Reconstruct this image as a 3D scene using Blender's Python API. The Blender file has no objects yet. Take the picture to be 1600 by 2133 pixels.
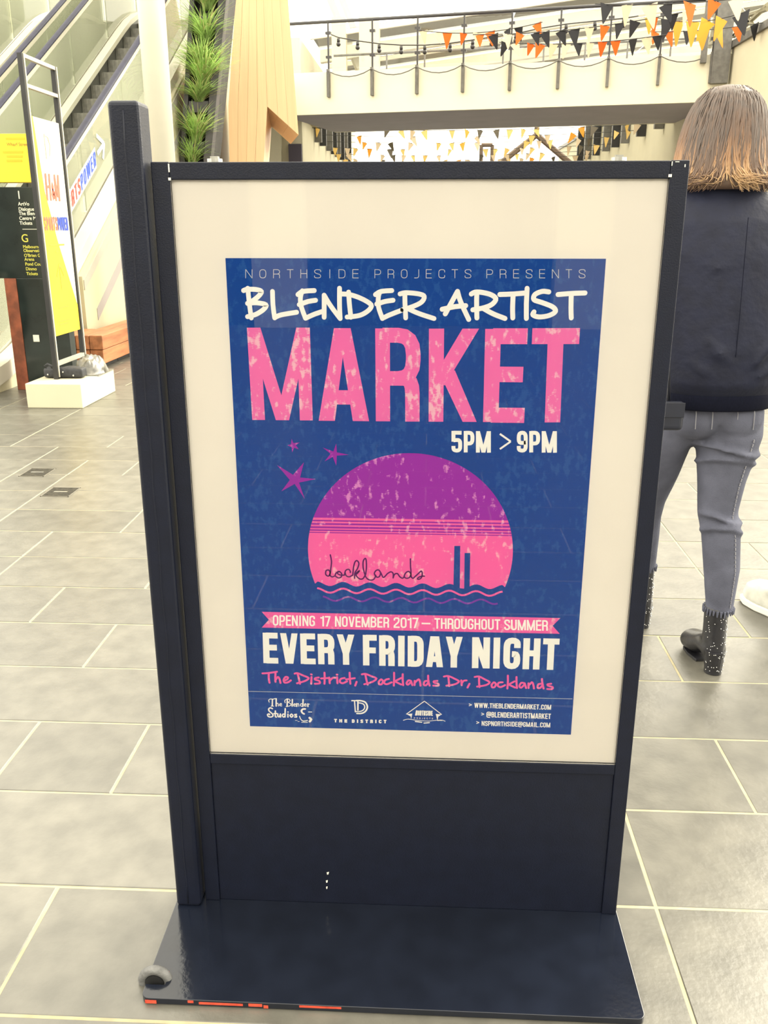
import bpy, bmesh, math, random
from mathutils import Vector, Matrix, noise
random.seed(7)
S = bpy.context.scene
COL = S.collection

# ------------------------------------------------------------------ camera
CAM_H, PITCH, YAW, FPX = 1.31, math.radians(17.86), math.radians(2.8), 1850.0
cam_data = bpy.data.cameras.new('camera')
cam = bpy.data.objects.new('camera', cam_data)
COL.objects.link(cam)
cam.location = (0, 0, CAM_H)
cam.rotation_euler = (math.radians(90) - PITCH, 0, YAW)
cam_data.sensor_fit = 'VERTICAL'
cam_data.sensor_height = 36.0
cam_data.lens = 36.0 * FPX / 2133.0
cam_data.clip_start = 0.02
S.camera = cam

# ------------------------------------------------------------------ sky, sun, exposure
world = bpy.data.worlds.new('overcast_sky')
S.world = world
world.use_nodes = True
bg = world.node_tree.nodes['Background']
bg.inputs['Color'].default_value = (1.0, 0.94, 0.78, 1)
bg.inputs['Strength'].default_value = 1.0
sun_data = bpy.data.lights.new('hazy_sun', 'SUN')
sun_data.energy = 1.9
sun_data.color = (1.0, 0.93, 0.76)
sun_data.angle = math.radians(50)
sun = bpy.data.objects.new('hazy_sun', sun_data)
COL.objects.link(sun)
sun.rotation_euler = (math.radians(58), 0, math.radians(125))
S.view_settings.view_transform = 'Standard'
S.view_settings.look = 'None'
S.view_settings.gamma = 1
S.view_settings.use_curve_mapping = False
S.view_settings.exposure = 2.14

# ------------------------------------------------------------------ measuring helpers: where a sight line of the photo meets a plane of the place
def sight(x, y):
    u = (x - 800) / FPX
    v = (1066.5 - y) / FPX
    f = math.cos(PITCH) + v * math.sin(PITCH)
    return Vector((u * math.cos(YAW) - f * math.sin(YAW), u * math.sin(YAW) + f * math.cos(YAW), -math.sin(PITCH) + v * math.cos(PITCH)))
def onX(x, y, X): d = sight(x, y); return Vector((0, 0, CAM_H)) + d * (X / d.x)
def onY(x, y, Y): d = sight(x, y); return Vector((0, 0, CAM_H)) + d * (Y / d.y)

# ------------------------------------------------------------------ materials
MATS = {}
def M(name, col, rough=0.5, metal=0.0, var=0.0, scale=8.0, bump=0.0, bscale=None, spec=0.5, stretch=None, col2=None, obj_rand=0.0, detail=4.0, trans=0.0):
    if name in MATS: return MATS[name]
    m = bpy.data.materials.new(name)
    m.use_nodes = True
    nt = m.node_tree; N = nt.nodes; L = nt.links
    b = N['Principled BSDF']
    b.inputs['Roughness'].default_value = rough
    b.inputs['Metallic'].default_value = metal
    b.inputs['Specular IOR Level'].default_value = spec
    tc = N.new('ShaderNodeTexCoord')
    mp = N.new('ShaderNodeMapping')
    L.new(tc.outputs['Object'], mp.inputs['Vector'])
    if stretch: mp.inputs['Scale'].default_value = stretch
    nz = N.new('ShaderNodeTexNoise')
    nz.inputs['Scale'].default_value = scale
    nz.inputs['Detail'].default_value = detail
    L.new(mp.outputs[0], nz.inputs['Vector'])
    mix = N.new('ShaderNodeMix'); mix.data_type = 'RGBA'
    c2 = col2 if col2 else tuple(min(1, c * (1 - var)) for c in col)
    c1 = col if col2 else tuple(min(1, c * (1 + var)) for c in col)
    mix.inputs[6].default_value = (*c1, 1); mix.inputs[7].default_value = (*c2, 1)
    rmp = N.new('ShaderNodeMapRange'); rmp.inputs[1].default_value = 0.35; rmp.inputs[2].default_value = 0.65
    L.new(nz.outputs['Fac'], rmp.inputs[0]); L.new(rmp.outputs[0], mix.inputs[0])
    out = mix.outputs[2]
    if obj_rand:
        oi = N.new('ShaderNodeObjectInfo')
        hs = N.new('ShaderNodeHueSaturation')
        mr = N.new('ShaderNodeMapRange'); mr.inputs[3].default_value = 1 - obj_rand; mr.inputs[4].default_value = 1 + obj_rand
        L.new(oi.outputs['Random'], mr.inputs[0]); L.new(mr.outputs[0], hs.inputs['Value'])
        L.new(out, hs.inputs['Color']); out = hs.outputs[0]
    L.new(out, b.inputs['Base Color'])
    if bump:
        n2 = N.new('ShaderNodeTexNoise'); n2.inputs['Scale'].default_value = bscale or scale * 4; n2.inputs['Detail'].default_value = 3
        L.new(mp.outputs[0], n2.inputs['Vector'])
        bp = N.new('ShaderNodeBump'); bp.inputs['Strength'].default_value = bump; bp.inputs['Distance'].default_value = 0.01
        L.new(n2.outputs['Fac'], bp.inputs['Height']); L.new(bp.outputs[0], b.inputs['Normal'])
    if trans:
        tr = N.new('ShaderNodeBsdfTranslucent'); L.new(out, tr.inputs['Color'])
        ms = N.new('ShaderNodeMixShader'); ms.inputs[0].default_value = trans
        L.new(b.outputs[0], ms.inputs[1]); L.new(tr.outputs[0], ms.inputs[2])
        L.new(ms.outputs[0], N['Material Output'].inputs['Surface'])
    MATS[name] = m
    return m
def glass(name, tint, ior=1.45, rough=0.0, haze=0.0, hcol=(1, 1, 1)):
    m = bpy.data.materials.new(name); m.use_nodes = True
    nt = m.node_tree; N = nt.nodes; L = nt.links
    N.remove(N['Principled BSDF'])
    t = N.new('ShaderNodeBsdfTransparent'); t.inputs[0].default_value = (*tint, 1)
    g = N.new('ShaderNodeBsdfGlossy'); g.inputs['Roughness'].default_value = rough
    f = N.new('ShaderNodeFresnel'); f.inputs[0].default_value = ior
    mx = N.new('ShaderNodeMixShader')
    L.new(f.outputs[0], mx.inputs[0]); L.new(t.outputs[0], mx.inputs[1]); L.new(g.outputs[0], mx.inputs[2])
    last = mx
    if haze:
        d = N.new('ShaderNodeBsdfDiffuse'); d.inputs[0].default_value = (*hcol, 1)
        m2 = N.new('ShaderNodeMixShader'); m2.inputs[0].default_value = haze
        L.new(mx.outputs[0], m2.inputs[1]); L.new(d.outputs[0], m2.inputs[2]); last = m2
    L.new(last.outputs[0], N['Material Output'].inputs['Surface'])
    MATS[name] = m
    return m
def worn_print(name, col, wear, amount):      # flat ink with a scuffed, linen-like wear pattern
    m = bpy.data.materials.new(name); m.use_nodes = True
    nt = m.node_tree; N = nt.nodes; L = nt.links; b = N['Principled BSDF']
    b.inputs['Roughness'].default_value = 0.75; b.inputs['Specular IOR Level'].default_value = 0.15
    tc = N.new('ShaderNodeTexCoord')
    def nz(scale, st, det):
        mp = N.new('ShaderNodeMapping'); mp.inputs['Scale'].default_value = st; L.new(tc.outputs['Object'], mp.inputs[0])
        n = N.new('ShaderNodeTexNoise'); n.inputs['Scale'].default_value = scale; n.inputs['Detail'].default_value = det; L.new(mp.outputs[0], n.inputs[0]); return n
    a = nz(105, (1, 1, .55), 7); c = nz(150, (1, 1, 9), 3); d = nz(14, (1, 1, 1), 2)
    ad = N.new('ShaderNodeMath'); ad.operation = 'MULTIPLY_ADD'; ad.inputs[1].default_value = 0.35
    L.new(c.outputs[0], ad.inputs[0]); L.new(a.outputs[0], ad.inputs[2])
    ad2 = N.new('ShaderNodeMath'); ad2.operation = 'MULTIPLY_ADD'; ad2.inputs[1].default_value = 0.5
    L.new(d.outputs[0], ad2.inputs[0]); L.new(ad.outputs[0], ad2.inputs[2])
    r = N.new('ShaderNodeMapRange'); r.inputs[1].default_value = 1.03 - amount * .16; r.inputs[2].default_value = 1.10 - amount * .1; L.new(ad2.outputs[0], r.inputs[0])
    mix = N.new('ShaderNodeMix'); mix.data_type = 'RGBA'; mix.inputs[6].default_value = (*col, 1); mix.inputs[7].default_value = (*wear, 1)
    L.new(r.outputs[0], mix.inputs[0]); L.new(mix.outputs[2], b.inputs['Base Color'])
    MATS[name] = m
    return m

# ------------------------------------------------------------------ mesh builder
class MB:
    def __init__(s): s.v = []; s.f = []
    def add(s, vs, fs):
        o = len(s.v); s.v += [Vector(v) for v in vs]; s.f += [tuple(i + o for i in f) for f in fs]; return s
    def box(s, x0, x1, y0, y1, z0, z1):
        return s.add([(x0,y0,z0),(x1,y0,z0),(x1,y1,z0),(x0,y1,z0),(x0,y0,z1),(x1,y0,z1),(x1,y1,z1),(x0,y1,z1)],
                     [(3,2,1,0),(4,5,6,7),(0,1,5,4),(1,2,6,5),(2,3,7,6),(3,0,4,7)])
    def prism(s, pts, ext):                     # planar outline, extruded along a vector
        n = len(pts); e = Vector(ext); pts = [Vector(p) for p in pts]
        return s.add(pts + [p + e for p in pts], [tuple(range(n))[::-1], tuple(range(n, 2*n))] + [(i, (i+1) % n, (i+1) % n + n, i + n) for i in range(n)])
    def sweep(s, rings, cap=True, close=False):
        n = len(rings[0]); vs = [v for r in rings for v in r]; fs = []
        k = len(rings)
        for i in range(k if close else k - 1):
            for j in range(n):
                a = i*n + j; b = i*n + (j+1) % n; c = ((i+1) % k)*n + (j+1) % n; d = ((i+1) % k)*n + j
                fs.append((a, b, c, d))
        if cap and not close: fs += [tuple(range(n))[::-1], tuple(range((k-1)*n, k*n))]
        return s.add(vs, fs)
    def tube(s, pts, r, n=8, cap=True, squash=1.0, up=(0,0,1)):
        pts = [Vector(p) for p in pts]; rings = []
        if not hasattr(r, '__len__'): r = [r] * len(pts)
        ref = Vector(up)
        for i, p in enumerate(pts):
            t = (pts[min(i+1, len(pts)-1)] - pts[max(i-1, 0)])
            t = t.normalized() if t.length > 1e-9 else Vector((0,0,1))
            a = ref - t * ref.dot(t)
            if a.length < 1e-3: a = Vector((1,0,0)) - t * t.x
            if a.length < 1e-3: a = Vector((0,1,0)) - t * t.y
            a.normalize(); b = t.cross(a); ref = a
            rings.append([p + a * (r[i] * squash * math.cos(2*math.pi*j/n)) + b * (r[i] * math.sin(2*math.pi*j/n)) for j in range(n)])
        return s.sweep(rings, cap)
    def cyl(s, a, b, r, n=12): return s.tube([a, b], r, n)
    def ball(s, c, r, nu=14, nv=9):
        c = Vector(c); r = Vector(r if hasattr(r, '__len__') else (r, r, r)); rings = []
        for i in range(nv + 1):
            t = -math.pi/2 + math.pi * i / nv; ct = max(math.cos(t), 0.02)
            rings.append([c + Vector((r.x*ct*math.cos(2*math.pi*j/nu), r.y*ct*math.sin(2*math.pi*j/nu), r.z*math.sin(t))) for j in range(nu)])
        return s.sweep(rings)
    def ellipses(s, rows, yaw=0.0, n=24, power=2.0):          # rows of (x, y, z, rx, ry): a stack of horizontal (super)ellipses
        rings = []; cy, sy = math.cos(yaw), math.sin(yaw)
        for (x, y, z, rx, ry) in rows:
            rg = []
            for j in range(n):
                a = 2*math.pi*j/n; c, d = math.cos(a), math.sin(a)
                px = rx * math.copysign(abs(c)**(2/power), c); py = ry * math.copysign(abs(d)**(2/power), d)
                rg.append(Vector((x + px*cy - py*sy, y + px*sy + py*cy, z)))
            rings.append(rg)
        return s.sweep(rings)
    def mesh(s, name, org=Vector((0,0,0)), smooth=False):
        me = bpy.data.meshes.new(name)
        me.from_pydata([tuple(v - org) for v in s.v], [], s.f); me.validate(); 
        bm = bmesh.new(); bm.from_mesh(me); bmesh.ops.recalc_face_normals(bm, faces=bm.faces[:]); bm.to_mesh(me); bm.free()
        if smooth:
            for p in me.polygons: p.use_smooth = True
        return me
    def build(s, name, mat, parent=None, smooth=False, bevel=0.0, seg=2, remesh=0.0, rsmooth=4, loc=None):
        org = base_of(parent) if parent else (Vector(loc) if loc is not None else Vector((0,0,0)))
        me = s.mesh(name, org, smooth)
        o = bpy.data.objects.new(name, me); COL.objects.link(o)
        if not parent and loc is not None: o.location = loc
        if parent: o.parent = parent
        if remesh:
            md = o.modifiers.new('r', 'REMESH'); md.mode = 'VOXEL'; md.voxel_size = remesh
            if rsmooth: sm = o.modifiers.new('s', 'SMOOTH'); sm.iterations = rsmooth; sm.factor = 0.5
            bake(o, True)
        if bevel:
            md = o.modifiers.new('b', 'BEVEL'); md.width = bevel; md.segments = seg; md.limit_method = 'ANGLE'; md.angle_limit = math.radians(40)
            bake(o, False)
        if mat is not None: o.data.materials.clear(); o.data.materials.append(mat)
        return o
def bake(o, smooth):
    dg = bpy.context.evaluated_depsgraph_get()
    me = bpy.data.meshes.new_from_object(o.evaluated_get(dg))
    o.modifiers.clear(); o.data = me
    if smooth:
        for p in me.polygons: p.use_smooth = True
def base_of(o):
    v = Vector((0,0,0))
    while o: v += Vector(o.location); o = o.parent
    return v
def tag(o, label=None, cat=None, group=None, kind=None):
    if label: o['label'] = label
    if cat: o['category'] = cat
    if group: o['group'] = group
    if kind: o['kind'] = kind
    return o
def thing(name, label, cat, loc, group=None, kind=None):
    o = bpy.data.objects.new(name, None); COL.objects.link(o); o.location = loc; o.empty_display_size = 0.1
    return tag(o, label, cat, group, kind)
def inst(o, mesh_src, name, parent, loc, rot=(0,0,0), scale=None):     # a part that shares mesh data
    c = bpy.data.objects.new(name, mesh_src); COL.objects.link(c); c.parent = parent
    c.location = Vector(loc) - base_of(parent); c.rotation_euler = rot
    if scale: c.scale = scale
    return c
def lettering(name, body, org, right, up, size, mat, parent, sx=1.0, bold=0.0, align='LEFT', depth=0.0, shear=0.0):
    cu = bpy.data.curves.new(name, 'FONT'); cu.body = body; cu.size = size; cu.align_x = align; cu.offset = bold; cu.shear = shear
    t = bpy.data.objects.new(name, cu); COL.objects.link(t)
    dg = bpy.context.evaluated_depsgraph_get()
    me = bpy.data.meshes.new_from_object(t.evaluated_get(dg))
    bpy.data.objects.remove(t); bpy.data.curves.remove(cu)
    R, U, O = Vector(right), Vector(up), Vector(org) - base_of(parent)
    for v in me.vertices: c = v.co.copy(); v.co = O + R * (c.x * sx) + U * c.y
    o = bpy.data.objects.new(name, me); COL.objects.link(o); o.parent = parent
    me.materials.clear(); me.materials.append(mat)
    return o
def unit_lettering(name, key, org, right, up, width, height, mat, parent):
    mb = MB(); rows = []
    for row in ART[key].split('\n'):
        hd, body = row.split(':'); v = [int(t)/1000 for t in body.split()]; rows.append((float(hd[1:])/100, list(zip(v[::2], v[1::2]))))
    mx = max(p[0] for w, ps in rows for p in ps); R, U = Vector(right), Vector(up)
    for w, ps in rows: strokes(mb, ps, w, False, Vector(org), R * (width/mx), U * height)
    return mb.build(name, mat, parent)
LIFT = [0]
def strokes(mb, pts, w, rnd, O, R, U):                      # ribbon along a flat polyline, mitred, optional round ends
    p = [Vector((a, b)) for a, b in pts]; n = len(p); h = w / 2
    q = [p[0]]
    for a in p[1:]:
        if (a - q[-1]).length > 1e-5: q.append(a)
    p = q; n = len(p)
    if n < 2: return
    lft = []; rgt = []
    closed = (p[0] - p[-1]).length < 1e-4 and n > 3
    for i in range(n):
        if closed: a = p[i-1] if i > 0 else p[n-2]; c = p[i+1] if i < n-1 else p[1]
        else: a = p[max(i-1,0)]; c = p[min(i+1,n-1)]
        d0 = (p[i]-a); d1 = (c-p[i])
        d0 = d0.normalized() if d0.length > 0 else d1.normalized(); d1 = d1.normalized() if d1.length > 0 else d0
        t = d0 + d1
        t = t.normalized() if t.length > 1e-4 else d0
        nn = Vector((-t.y, t.x)); k = max(0.5, abs(nn.dot(Vector((-d0.y, d0.x)))))
        lft.append(p[i] + nn * (h / k)); rgt.append(p[i] - nn * (h / k))
    LIFT[0] = (LIFT[0] + 1) % 9; out = R.cross(U).normalized() * (LIFT[0] * 2.5e-5)
    T = lambda c: O + out + R * c.x + U * c.y
    vs = [T(c) for c in lft] + [T(c) for c in rgt]
    mb.add(vs, [(i, n+i, n+i+1, i+1) for i in range(n-1)])
    if rnd:
        for e in (p[0], p[-1]):
            LIFT[0] = (LIFT[0] + 1) % 9; out = R.cross(U).normalized() * (LIFT[0] * 2.5e-5)
            mb.add([T(e + Vector((math.cos(2*math.pi*j/12), math.sin(2*math.pi*j/12))) * h) for j in range(12)], [tuple(range(12))])
ART = {
'presenter_lettering': """b0.96:-2688 12301 -2681 12438
b0.96:-2584 12301 -2578 12438
p0:-2686 12438 -2675 12438 -2579 12301 -2590 12301
b0.96:-2412 12306 -2433 12309 -2448 12318 -2456 12334 -2458 12355 -2457 12386 -2453 12407 -2443 12422 -2428 12431 -2406 12434 -2405 12434 -2384 12431 -2369 12422 -2361 12407 -2358 12386 -2360 12355 -2364 12334 -2373 12319 -2389 12309 -2410 12306 -2412 12306
b0.96:-2239 12302 -2233 12439
b0.96:-2233 12435 -2184 12435 -2163 12433 -2148 12427 -2139 12416 -2136 12401 -2136 12401 -2140 12386 -2149 12375 -2165 12369 -2186 12367 -2236 12367
b0.96:-2192 12367 -2166 12367 -2154 12365 -2146 12361 -2141 12353 -2140 12342 -2140 12342 -2140 12330 -2141 12321 -2141 12314 -2141 12309 -2141 12303
b0.96:-2017 12435 -1914 12436
b0.96:-1970 12303 -1966 12440
b0.96:-1800 12304 -1796 12440
b0.96:-1701 12304 -1698 12440
b0.96:-1798 12375 -1700 12375
b0.96:-1477 12400 -1477 12418 -1480 12426 -1489 12432 -1504 12435 -1525 12436 -1526 12436 -1548 12435 -1563 12430 -1572 12421 -1576 12410 -1576 12410 -1573 12398 -1564 12387 -1550 12379 -1529 12373 -1525 12372 -1505 12366 -1490 12358 -1481 12347 -1479 12335 -1479 12335 -1482 12324 -1491 12315 -1507 12310 -1528 12309 -1529 12309 -1551 12310 -1566 12313 -1575 12319 -1578 12327 -1577 12345
b0.96:-1334 12305 -1331 12441
b0.96:-1188 12305 -1186 12442
b0.96:-1186 12437 -1136 12437 -1115 12434 -1100 12425 -1091 12410 -1089 12389 -1089 12358 -1092 12337 -1102 12322 -1117 12313 -1138 12310 -1188 12310
b0.96:-966 12306 -965 12442
b0.96:-965 12438 -873 12438
b0.96:-966 12377 -880 12377
b0.96:-966 12310 -874 12310
b0.95:-614 12307 -613 12443
b0.95:-613 12438 -567 12439 -546 12436 -532 12429 -523 12418 -521 12401 -521 12401 -523 12385 -532 12373 -547 12366 -567 12364 -614 12364
b0.95:-403 12307 -404 12443
b0.95:-404 12439 -357 12439 -337 12437 -322 12431 -314 12420 -311 12405 -311 12405 -313 12390 -322 12380 -336 12373 -357 12371 -403 12371
b0.95:-362 12371 -337 12371 -326 12370 -318 12365 -313 12357 -312 12346 -312 12346 -312 12335 -312 12326 -312 12319 -312 12314 -312 12307
b0.95:-147 12312 -167 12315 -182 12324 -190 12338 -193 12358 -194 12393 -191 12413 -182 12428 -168 12437 -148 12439 -147 12439 -127 12437 -112 12428 -104 12414 -101 12393 -100 12359 -103 12338 -112 12324 -126 12315 -146 12312 -147 12312
b0.95:83 12444 84 12347 82 12332 76 12322 65 12315 50 12313 14 12313
b0.95:202 12309 200 12445
b0.95:200 12440 288 12440
b0.95:201 12379 282 12380
b0.95:202 12313 290 12313
b0.95:493 12399 493 12420 490 12429 481 12436 467 12440 446 12441 446 12441 426 12438 411 12429 403 12415 401 12395 401 12360 404 12340 413 12325 428 12317 448 12314 449 12314 469 12315 484 12319 492 12326 495 12335 494 12356
b0.95:605 12441 702 12441
b0.95:657 12310 653 12446
b0.95:908 12406 907 12424 904 12432 896 12437 881 12441 861 12442 860 12442 840 12440 826 12435 817 12427 815 12415 815 12415 818 12403 827 12393 841 12385 861 12379 864 12378 884 12372 898 12364 907 12353 910 12341 910 12341 907 12330 899 12322 885 12317 865 12315 864 12315 844 12316 829 12319 820 12325 817 12333 817 12351
b0.95:1161 12311 1156 12447
b0.95:1156 12442 1203 12442 1223 12440 1238 12433 1247 12422 1250 12405 1250 12405 1248 12389 1240 12378 1226 12371 1206 12368 1159 12368
b0.95:1371 12312 1365 12447
b0.95:1366 12443 1412 12443 1432 12441 1447 12435 1456 12424 1460 12409 1460 12409 1457 12395 1449 12384 1435 12378 1415 12376 1368 12375
b0.95:1409 12376 1435 12376 1446 12374 1454 12369 1459 12362 1461 12351 1461 12351 1461 12339 1461 12330 1462 12323 1462 12319 1462 12312
b0.95:1581 12312 1575 12448
b0.95:1575 12443 1662 12443
b0.95:1577 12383 1658 12383
b0.95:1580 12317 1668 12317
b0.95:1868 12408 1867 12426 1864 12434 1855 12439 1841 12443 1820 12444 1820 12444 1800 12442 1786 12437 1777 12429 1775 12418 1775 12418 1778 12405 1787 12395 1802 12387 1822 12381 1825 12380 1845 12374 1859 12366 1868 12356 1871 12344 1871 12344 1869 12332 1861 12324 1847 12319 1827 12317 1826 12317 1806 12319 1791 12322 1782 12328 1779 12335 1778 12354
b0.95:1990 12314 1983 12449
b0.95:1983 12444 2070 12444
b0.95:1986 12384 2067 12384
b0.95:1990 12318 2077 12318
b0.95:2189 12314 2182 12449
b0.95:2287 12314 2279 12449
p0:2177 12449 2188 12449 2292 12314 2282 12314
b0.95:2392 12445 2489 12445
b0.95:2448 12315 2440 12450
b0.95:2695 12410 2694 12428 2691 12436 2682 12441 2667 12445 2647 12446 2646 12446 2626 12444 2612 12439 2604 12431 2602 12419 2602 12419 2606 12407 2615 12397 2629 12389 2649 12383 2653 12382 2673 12376 2687 12368 2696 12358 2700 12346 2700 12346 2698 12334 2690 12326 2676 12321 2656 12320 2655 12320 2635 12321 2620 12324 2611 12330 2608 12338 2606 12356""",
'title_lettering': """r7.63:-2661 12144 -2659 12099 -2655 12034 -2651 11962 -2646 11896 -2641 11834 -2635 11771 -2629 11715 -2626 11676
r7.64:-2732 12108 -2722 12112 -2708 12118 -2690 12124 -2666 12128 -2634 12129 -2595 12129 -2556 12128 -2523 12125 -2496 12120 -2471 12114 -2453 12106 -2443 12095 -2443 12081 -2453 12064 -2468 12045 -2487 12026 -2509 12006 -2537 11984 -2566 11964 -2593 11946 -2617 11933 -2641 11921 -2662 11912 -2677 11906
r7.67:-2677 11906 -2651 11909 -2614 11913 -2572 11917 -2532 11917 -2490 11913 -2445 11907 -2405 11899 -2380 11887 -2373 11873 -2379 11856 -2394 11837 -2413 11818 -2438 11797 -2470 11776 -2505 11755 -2540 11737 -2579 11723 -2621 11712 -2660 11703 -2687 11696
r7.62:-2263 12096 -2263 12059 -2264 12005 -2264 11945 -2263 11888 -2259 11831 -2254 11770 -2248 11716 -2244 11678
r7.69:-2244 11684 -2226 11692 -2202 11704 -2170 11717 -2129 11729 -2071 11740 -1998 11752 -1929 11763 -1882 11770
r7.61:-1853 12048 -1840 12058 -1823 12072 -1800 12086 -1770 12097 -1727 12104 -1673 12108 -1622 12110 -1587 12112
r7.59:-1780 12107 -1787 12091 -1797 12067 -1807 12038 -1813 12009 -1816 11978 -1816 11945 -1814 11909 -1807 11870 -1793 11821 -1774 11764 -1754 11711 -1741 11675
r7.66:-1741 11675 -1719 11685 -1687 11700 -1652 11716 -1616 11731 -1578 11746 -1536 11760 -1498 11773 -1472 11782
r7.63:-1837 11890 -1811 11899 -1773 11913 -1731 11928 -1693 11940 -1658 11947 -1622 11953 -1591 11957 -1570 11960
r7.64:-1437 11692 -1436 11725 -1435 11771 -1434 11823 -1433 11871 -1432 11918 -1431 11967 -1430 12010 -1430 12040
r7.59:-1430 12040 -1412 12010 -1388 11968 -1359 11920 -1327 11872 -1290 11820 -1246 11762 -1206 11710 -1177 11673
r7.63:-1177 11673 -1179 11712 -1181 11767 -1183 11830 -1184 11892 -1184 11960 -1183 12034 -1181 12102 -1180 12149
r7.56:-1035 12090 -1034 12059 -1032 12015 -1029 11964 -1025 11913 -1020 11856 -1014 11793 -1008 11735 -1004 11694
r7.57:-1161 12060 -1137 12060 -1102 12059 -1061 12057 -1020 12051 -977 12041 -930 12027 -883 12011 -838 11992 -791 11971 -743 11945 -702 11919 -676 11894 -670 11871 -678 11849 -695 11826 -717 11805 -745 11783 -779 11761 -818 11741 -860 11725 -912 11714 -971 11706 -1027 11701 -1065 11698
r7.54:-605 12052 -590 12062 -570 12076 -544 12091 -514 12102 -473 12108 -423 12112 -375 12114 -343 12116
r7.53:-534 12092 -539 12080 -547 12062 -554 12040 -558 12013 -561 11980 -562 11940 -560 11898 -555 11855 -542 11808 -524 11756 -506 11709 -494 11677
r7.6:-494 11681 -473 11690 -444 11704 -410 11721 -372 11737 -326 11755 -273 11776 -224 11794 -190 11807
r7.57:-585 11905 -561 11912 -527 11923 -489 11935 -453 11945 -417 11952 -379 11957 -346 11962 -322 11965
r7.52:-135 12083 -134 12050 -133 12003 -132 11949 -130 11897 -127 11841 -123 11781 -120 11726 -118 11688
r7.52:-211 12064 -196 12068 -174 12075 -145 12081 -111 12083 -65 12082 -9 12078 46 12072 90 12065 123 12057 148 12049 166 12039 175 12026 176 12007 168 11983 153 11959 132 11937 105 11918 70 11900 31 11883 -8 11867 -51 11852 -98 11838 -140 11826 -170 11817
r7.55:-89 11837 -57 11823 -13 11803 40 11780 94 11759 157 11737 228 11715 293 11695 338 11681
r7.84:517 11755 534 11787 558 11832 585 11883 611 11931 636 11979 663 12030 687 12075 704 12106
r7.77:704 12106 711 12081 722 12044 736 12000 757 11948 788 11880 829 11799 868 11722 895 11669
r7.83:466 11827 502 11835 553 11846 609 11858 661 11868 711 11874 763 11879 808 11882 840 11885
r7.76:1012 12099 1011 12068 1011 12022 1011 11970 1013 11917 1015 11859 1019 11794 1022 11735 1025 11693
r7.77:924 12067 937 12075 955 12085 980 12095 1012 12099 1055 12097 1108 12090 1161 12080 1207 12068 1243 12054 1276 12037 1301 12017 1314 11998 1314 11976 1302 11953 1283 11930 1261 11910 1235 11893 1205 11879 1170 11866 1133 11854 1088 11843 1036 11834 989 11826 955 11821
r7.8:1117 11846 1146 11830 1188 11807 1236 11781 1283 11759 1333 11738 1388 11718 1438 11700 1473 11687
r7.75:1376 12061 1416 12063 1473 12064 1536 12067 1594 12070 1648 12074 1704 12079 1752 12083 1786 12086
r7.74:1586 12054 1586 12018 1586 11965 1586 11907 1587 11856 1589 11809 1592 11764 1595 11724 1597 11696
r7.71:1802 12157 1802 12115 1802 12053 1802 11985 1802 11920 1805 11857 1808 11790 1811 11731 1814 11689
r7.7:2147 12103 2128 12106 2101 12110 2071 12113 2042 12111 2013 12103 1981 12092 1953 12078 1932 12063 1919 12045 1911 12024 1911 12002 1920 11984 1942 11970 1975 11960 2013 11949 2052 11937 2093 11923 2139 11907 2182 11891 2216 11874 2241 11857 2259 11839 2269 11820 2269 11803 2257 11785 2236 11768 2207 11752 2176 11739 2139 11728 2096 11720 2053 11715 2015 11714 1983 11718 1955 11725 1932 11735 1916 11746 1912 11757 1917 11771 1925 11784 1930 11793
r7.7:2294 12064 2333 12067 2388 12072 2451 12077 2509 12081 2566 12084 2626 12086 2679 12088 2716 12089
r7.69:2502 12065 2503 12027 2505 11972 2508 11913 2510 11860 2514 11813 2518 11767 2522 11728 2525 11700""",
'headline_lettering': """b21.73:-2579 9992 -2597 11521
b21.73:-1772 9993 -1783 11525
p0:-2706 11520 -2484 11522 -2064 9993 -2287 9992
p0:-1896 11525 -1674 11526 -2064 9993 -2287 9992
p0:-1564 9990 -1291 9991 -1079 11521 -1281 11520
p0:-990 9991 -717 9991 -1009 11521 -1211 11520
b23.94:-1362 10388 -922 10389
b23.87:-485 9992 -491 11520
b23.87:-491 11411 -242 11412 -133 11393 -55 11336 -7 11241 10 11107 11 11018 -3 10884 -49 10788 -127 10730 -237 10711 -488 10710
b23.87:-274 10711 -137 10711 -78 10696 -35 10650 -8 10573 2 10466 2 10390 4 10278 5 10187 5 10117 6 10068 7 9992
b24.44:399 9994 381 11521
p0:270 10604 535 10605 1066 11525 799 11523
p0:421 10849 693 10850 1075 9997 843 9996
b25.32:1307 9998 1291 11522
b25.32:1292 11405 1846 11408
b25.32:1299 10790 1804 10791
b25.32:1306 10114 1859 10114
b25.36:1919 11409 2676 11416
b25.36:2325 10002 2295 11529""",
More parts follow.
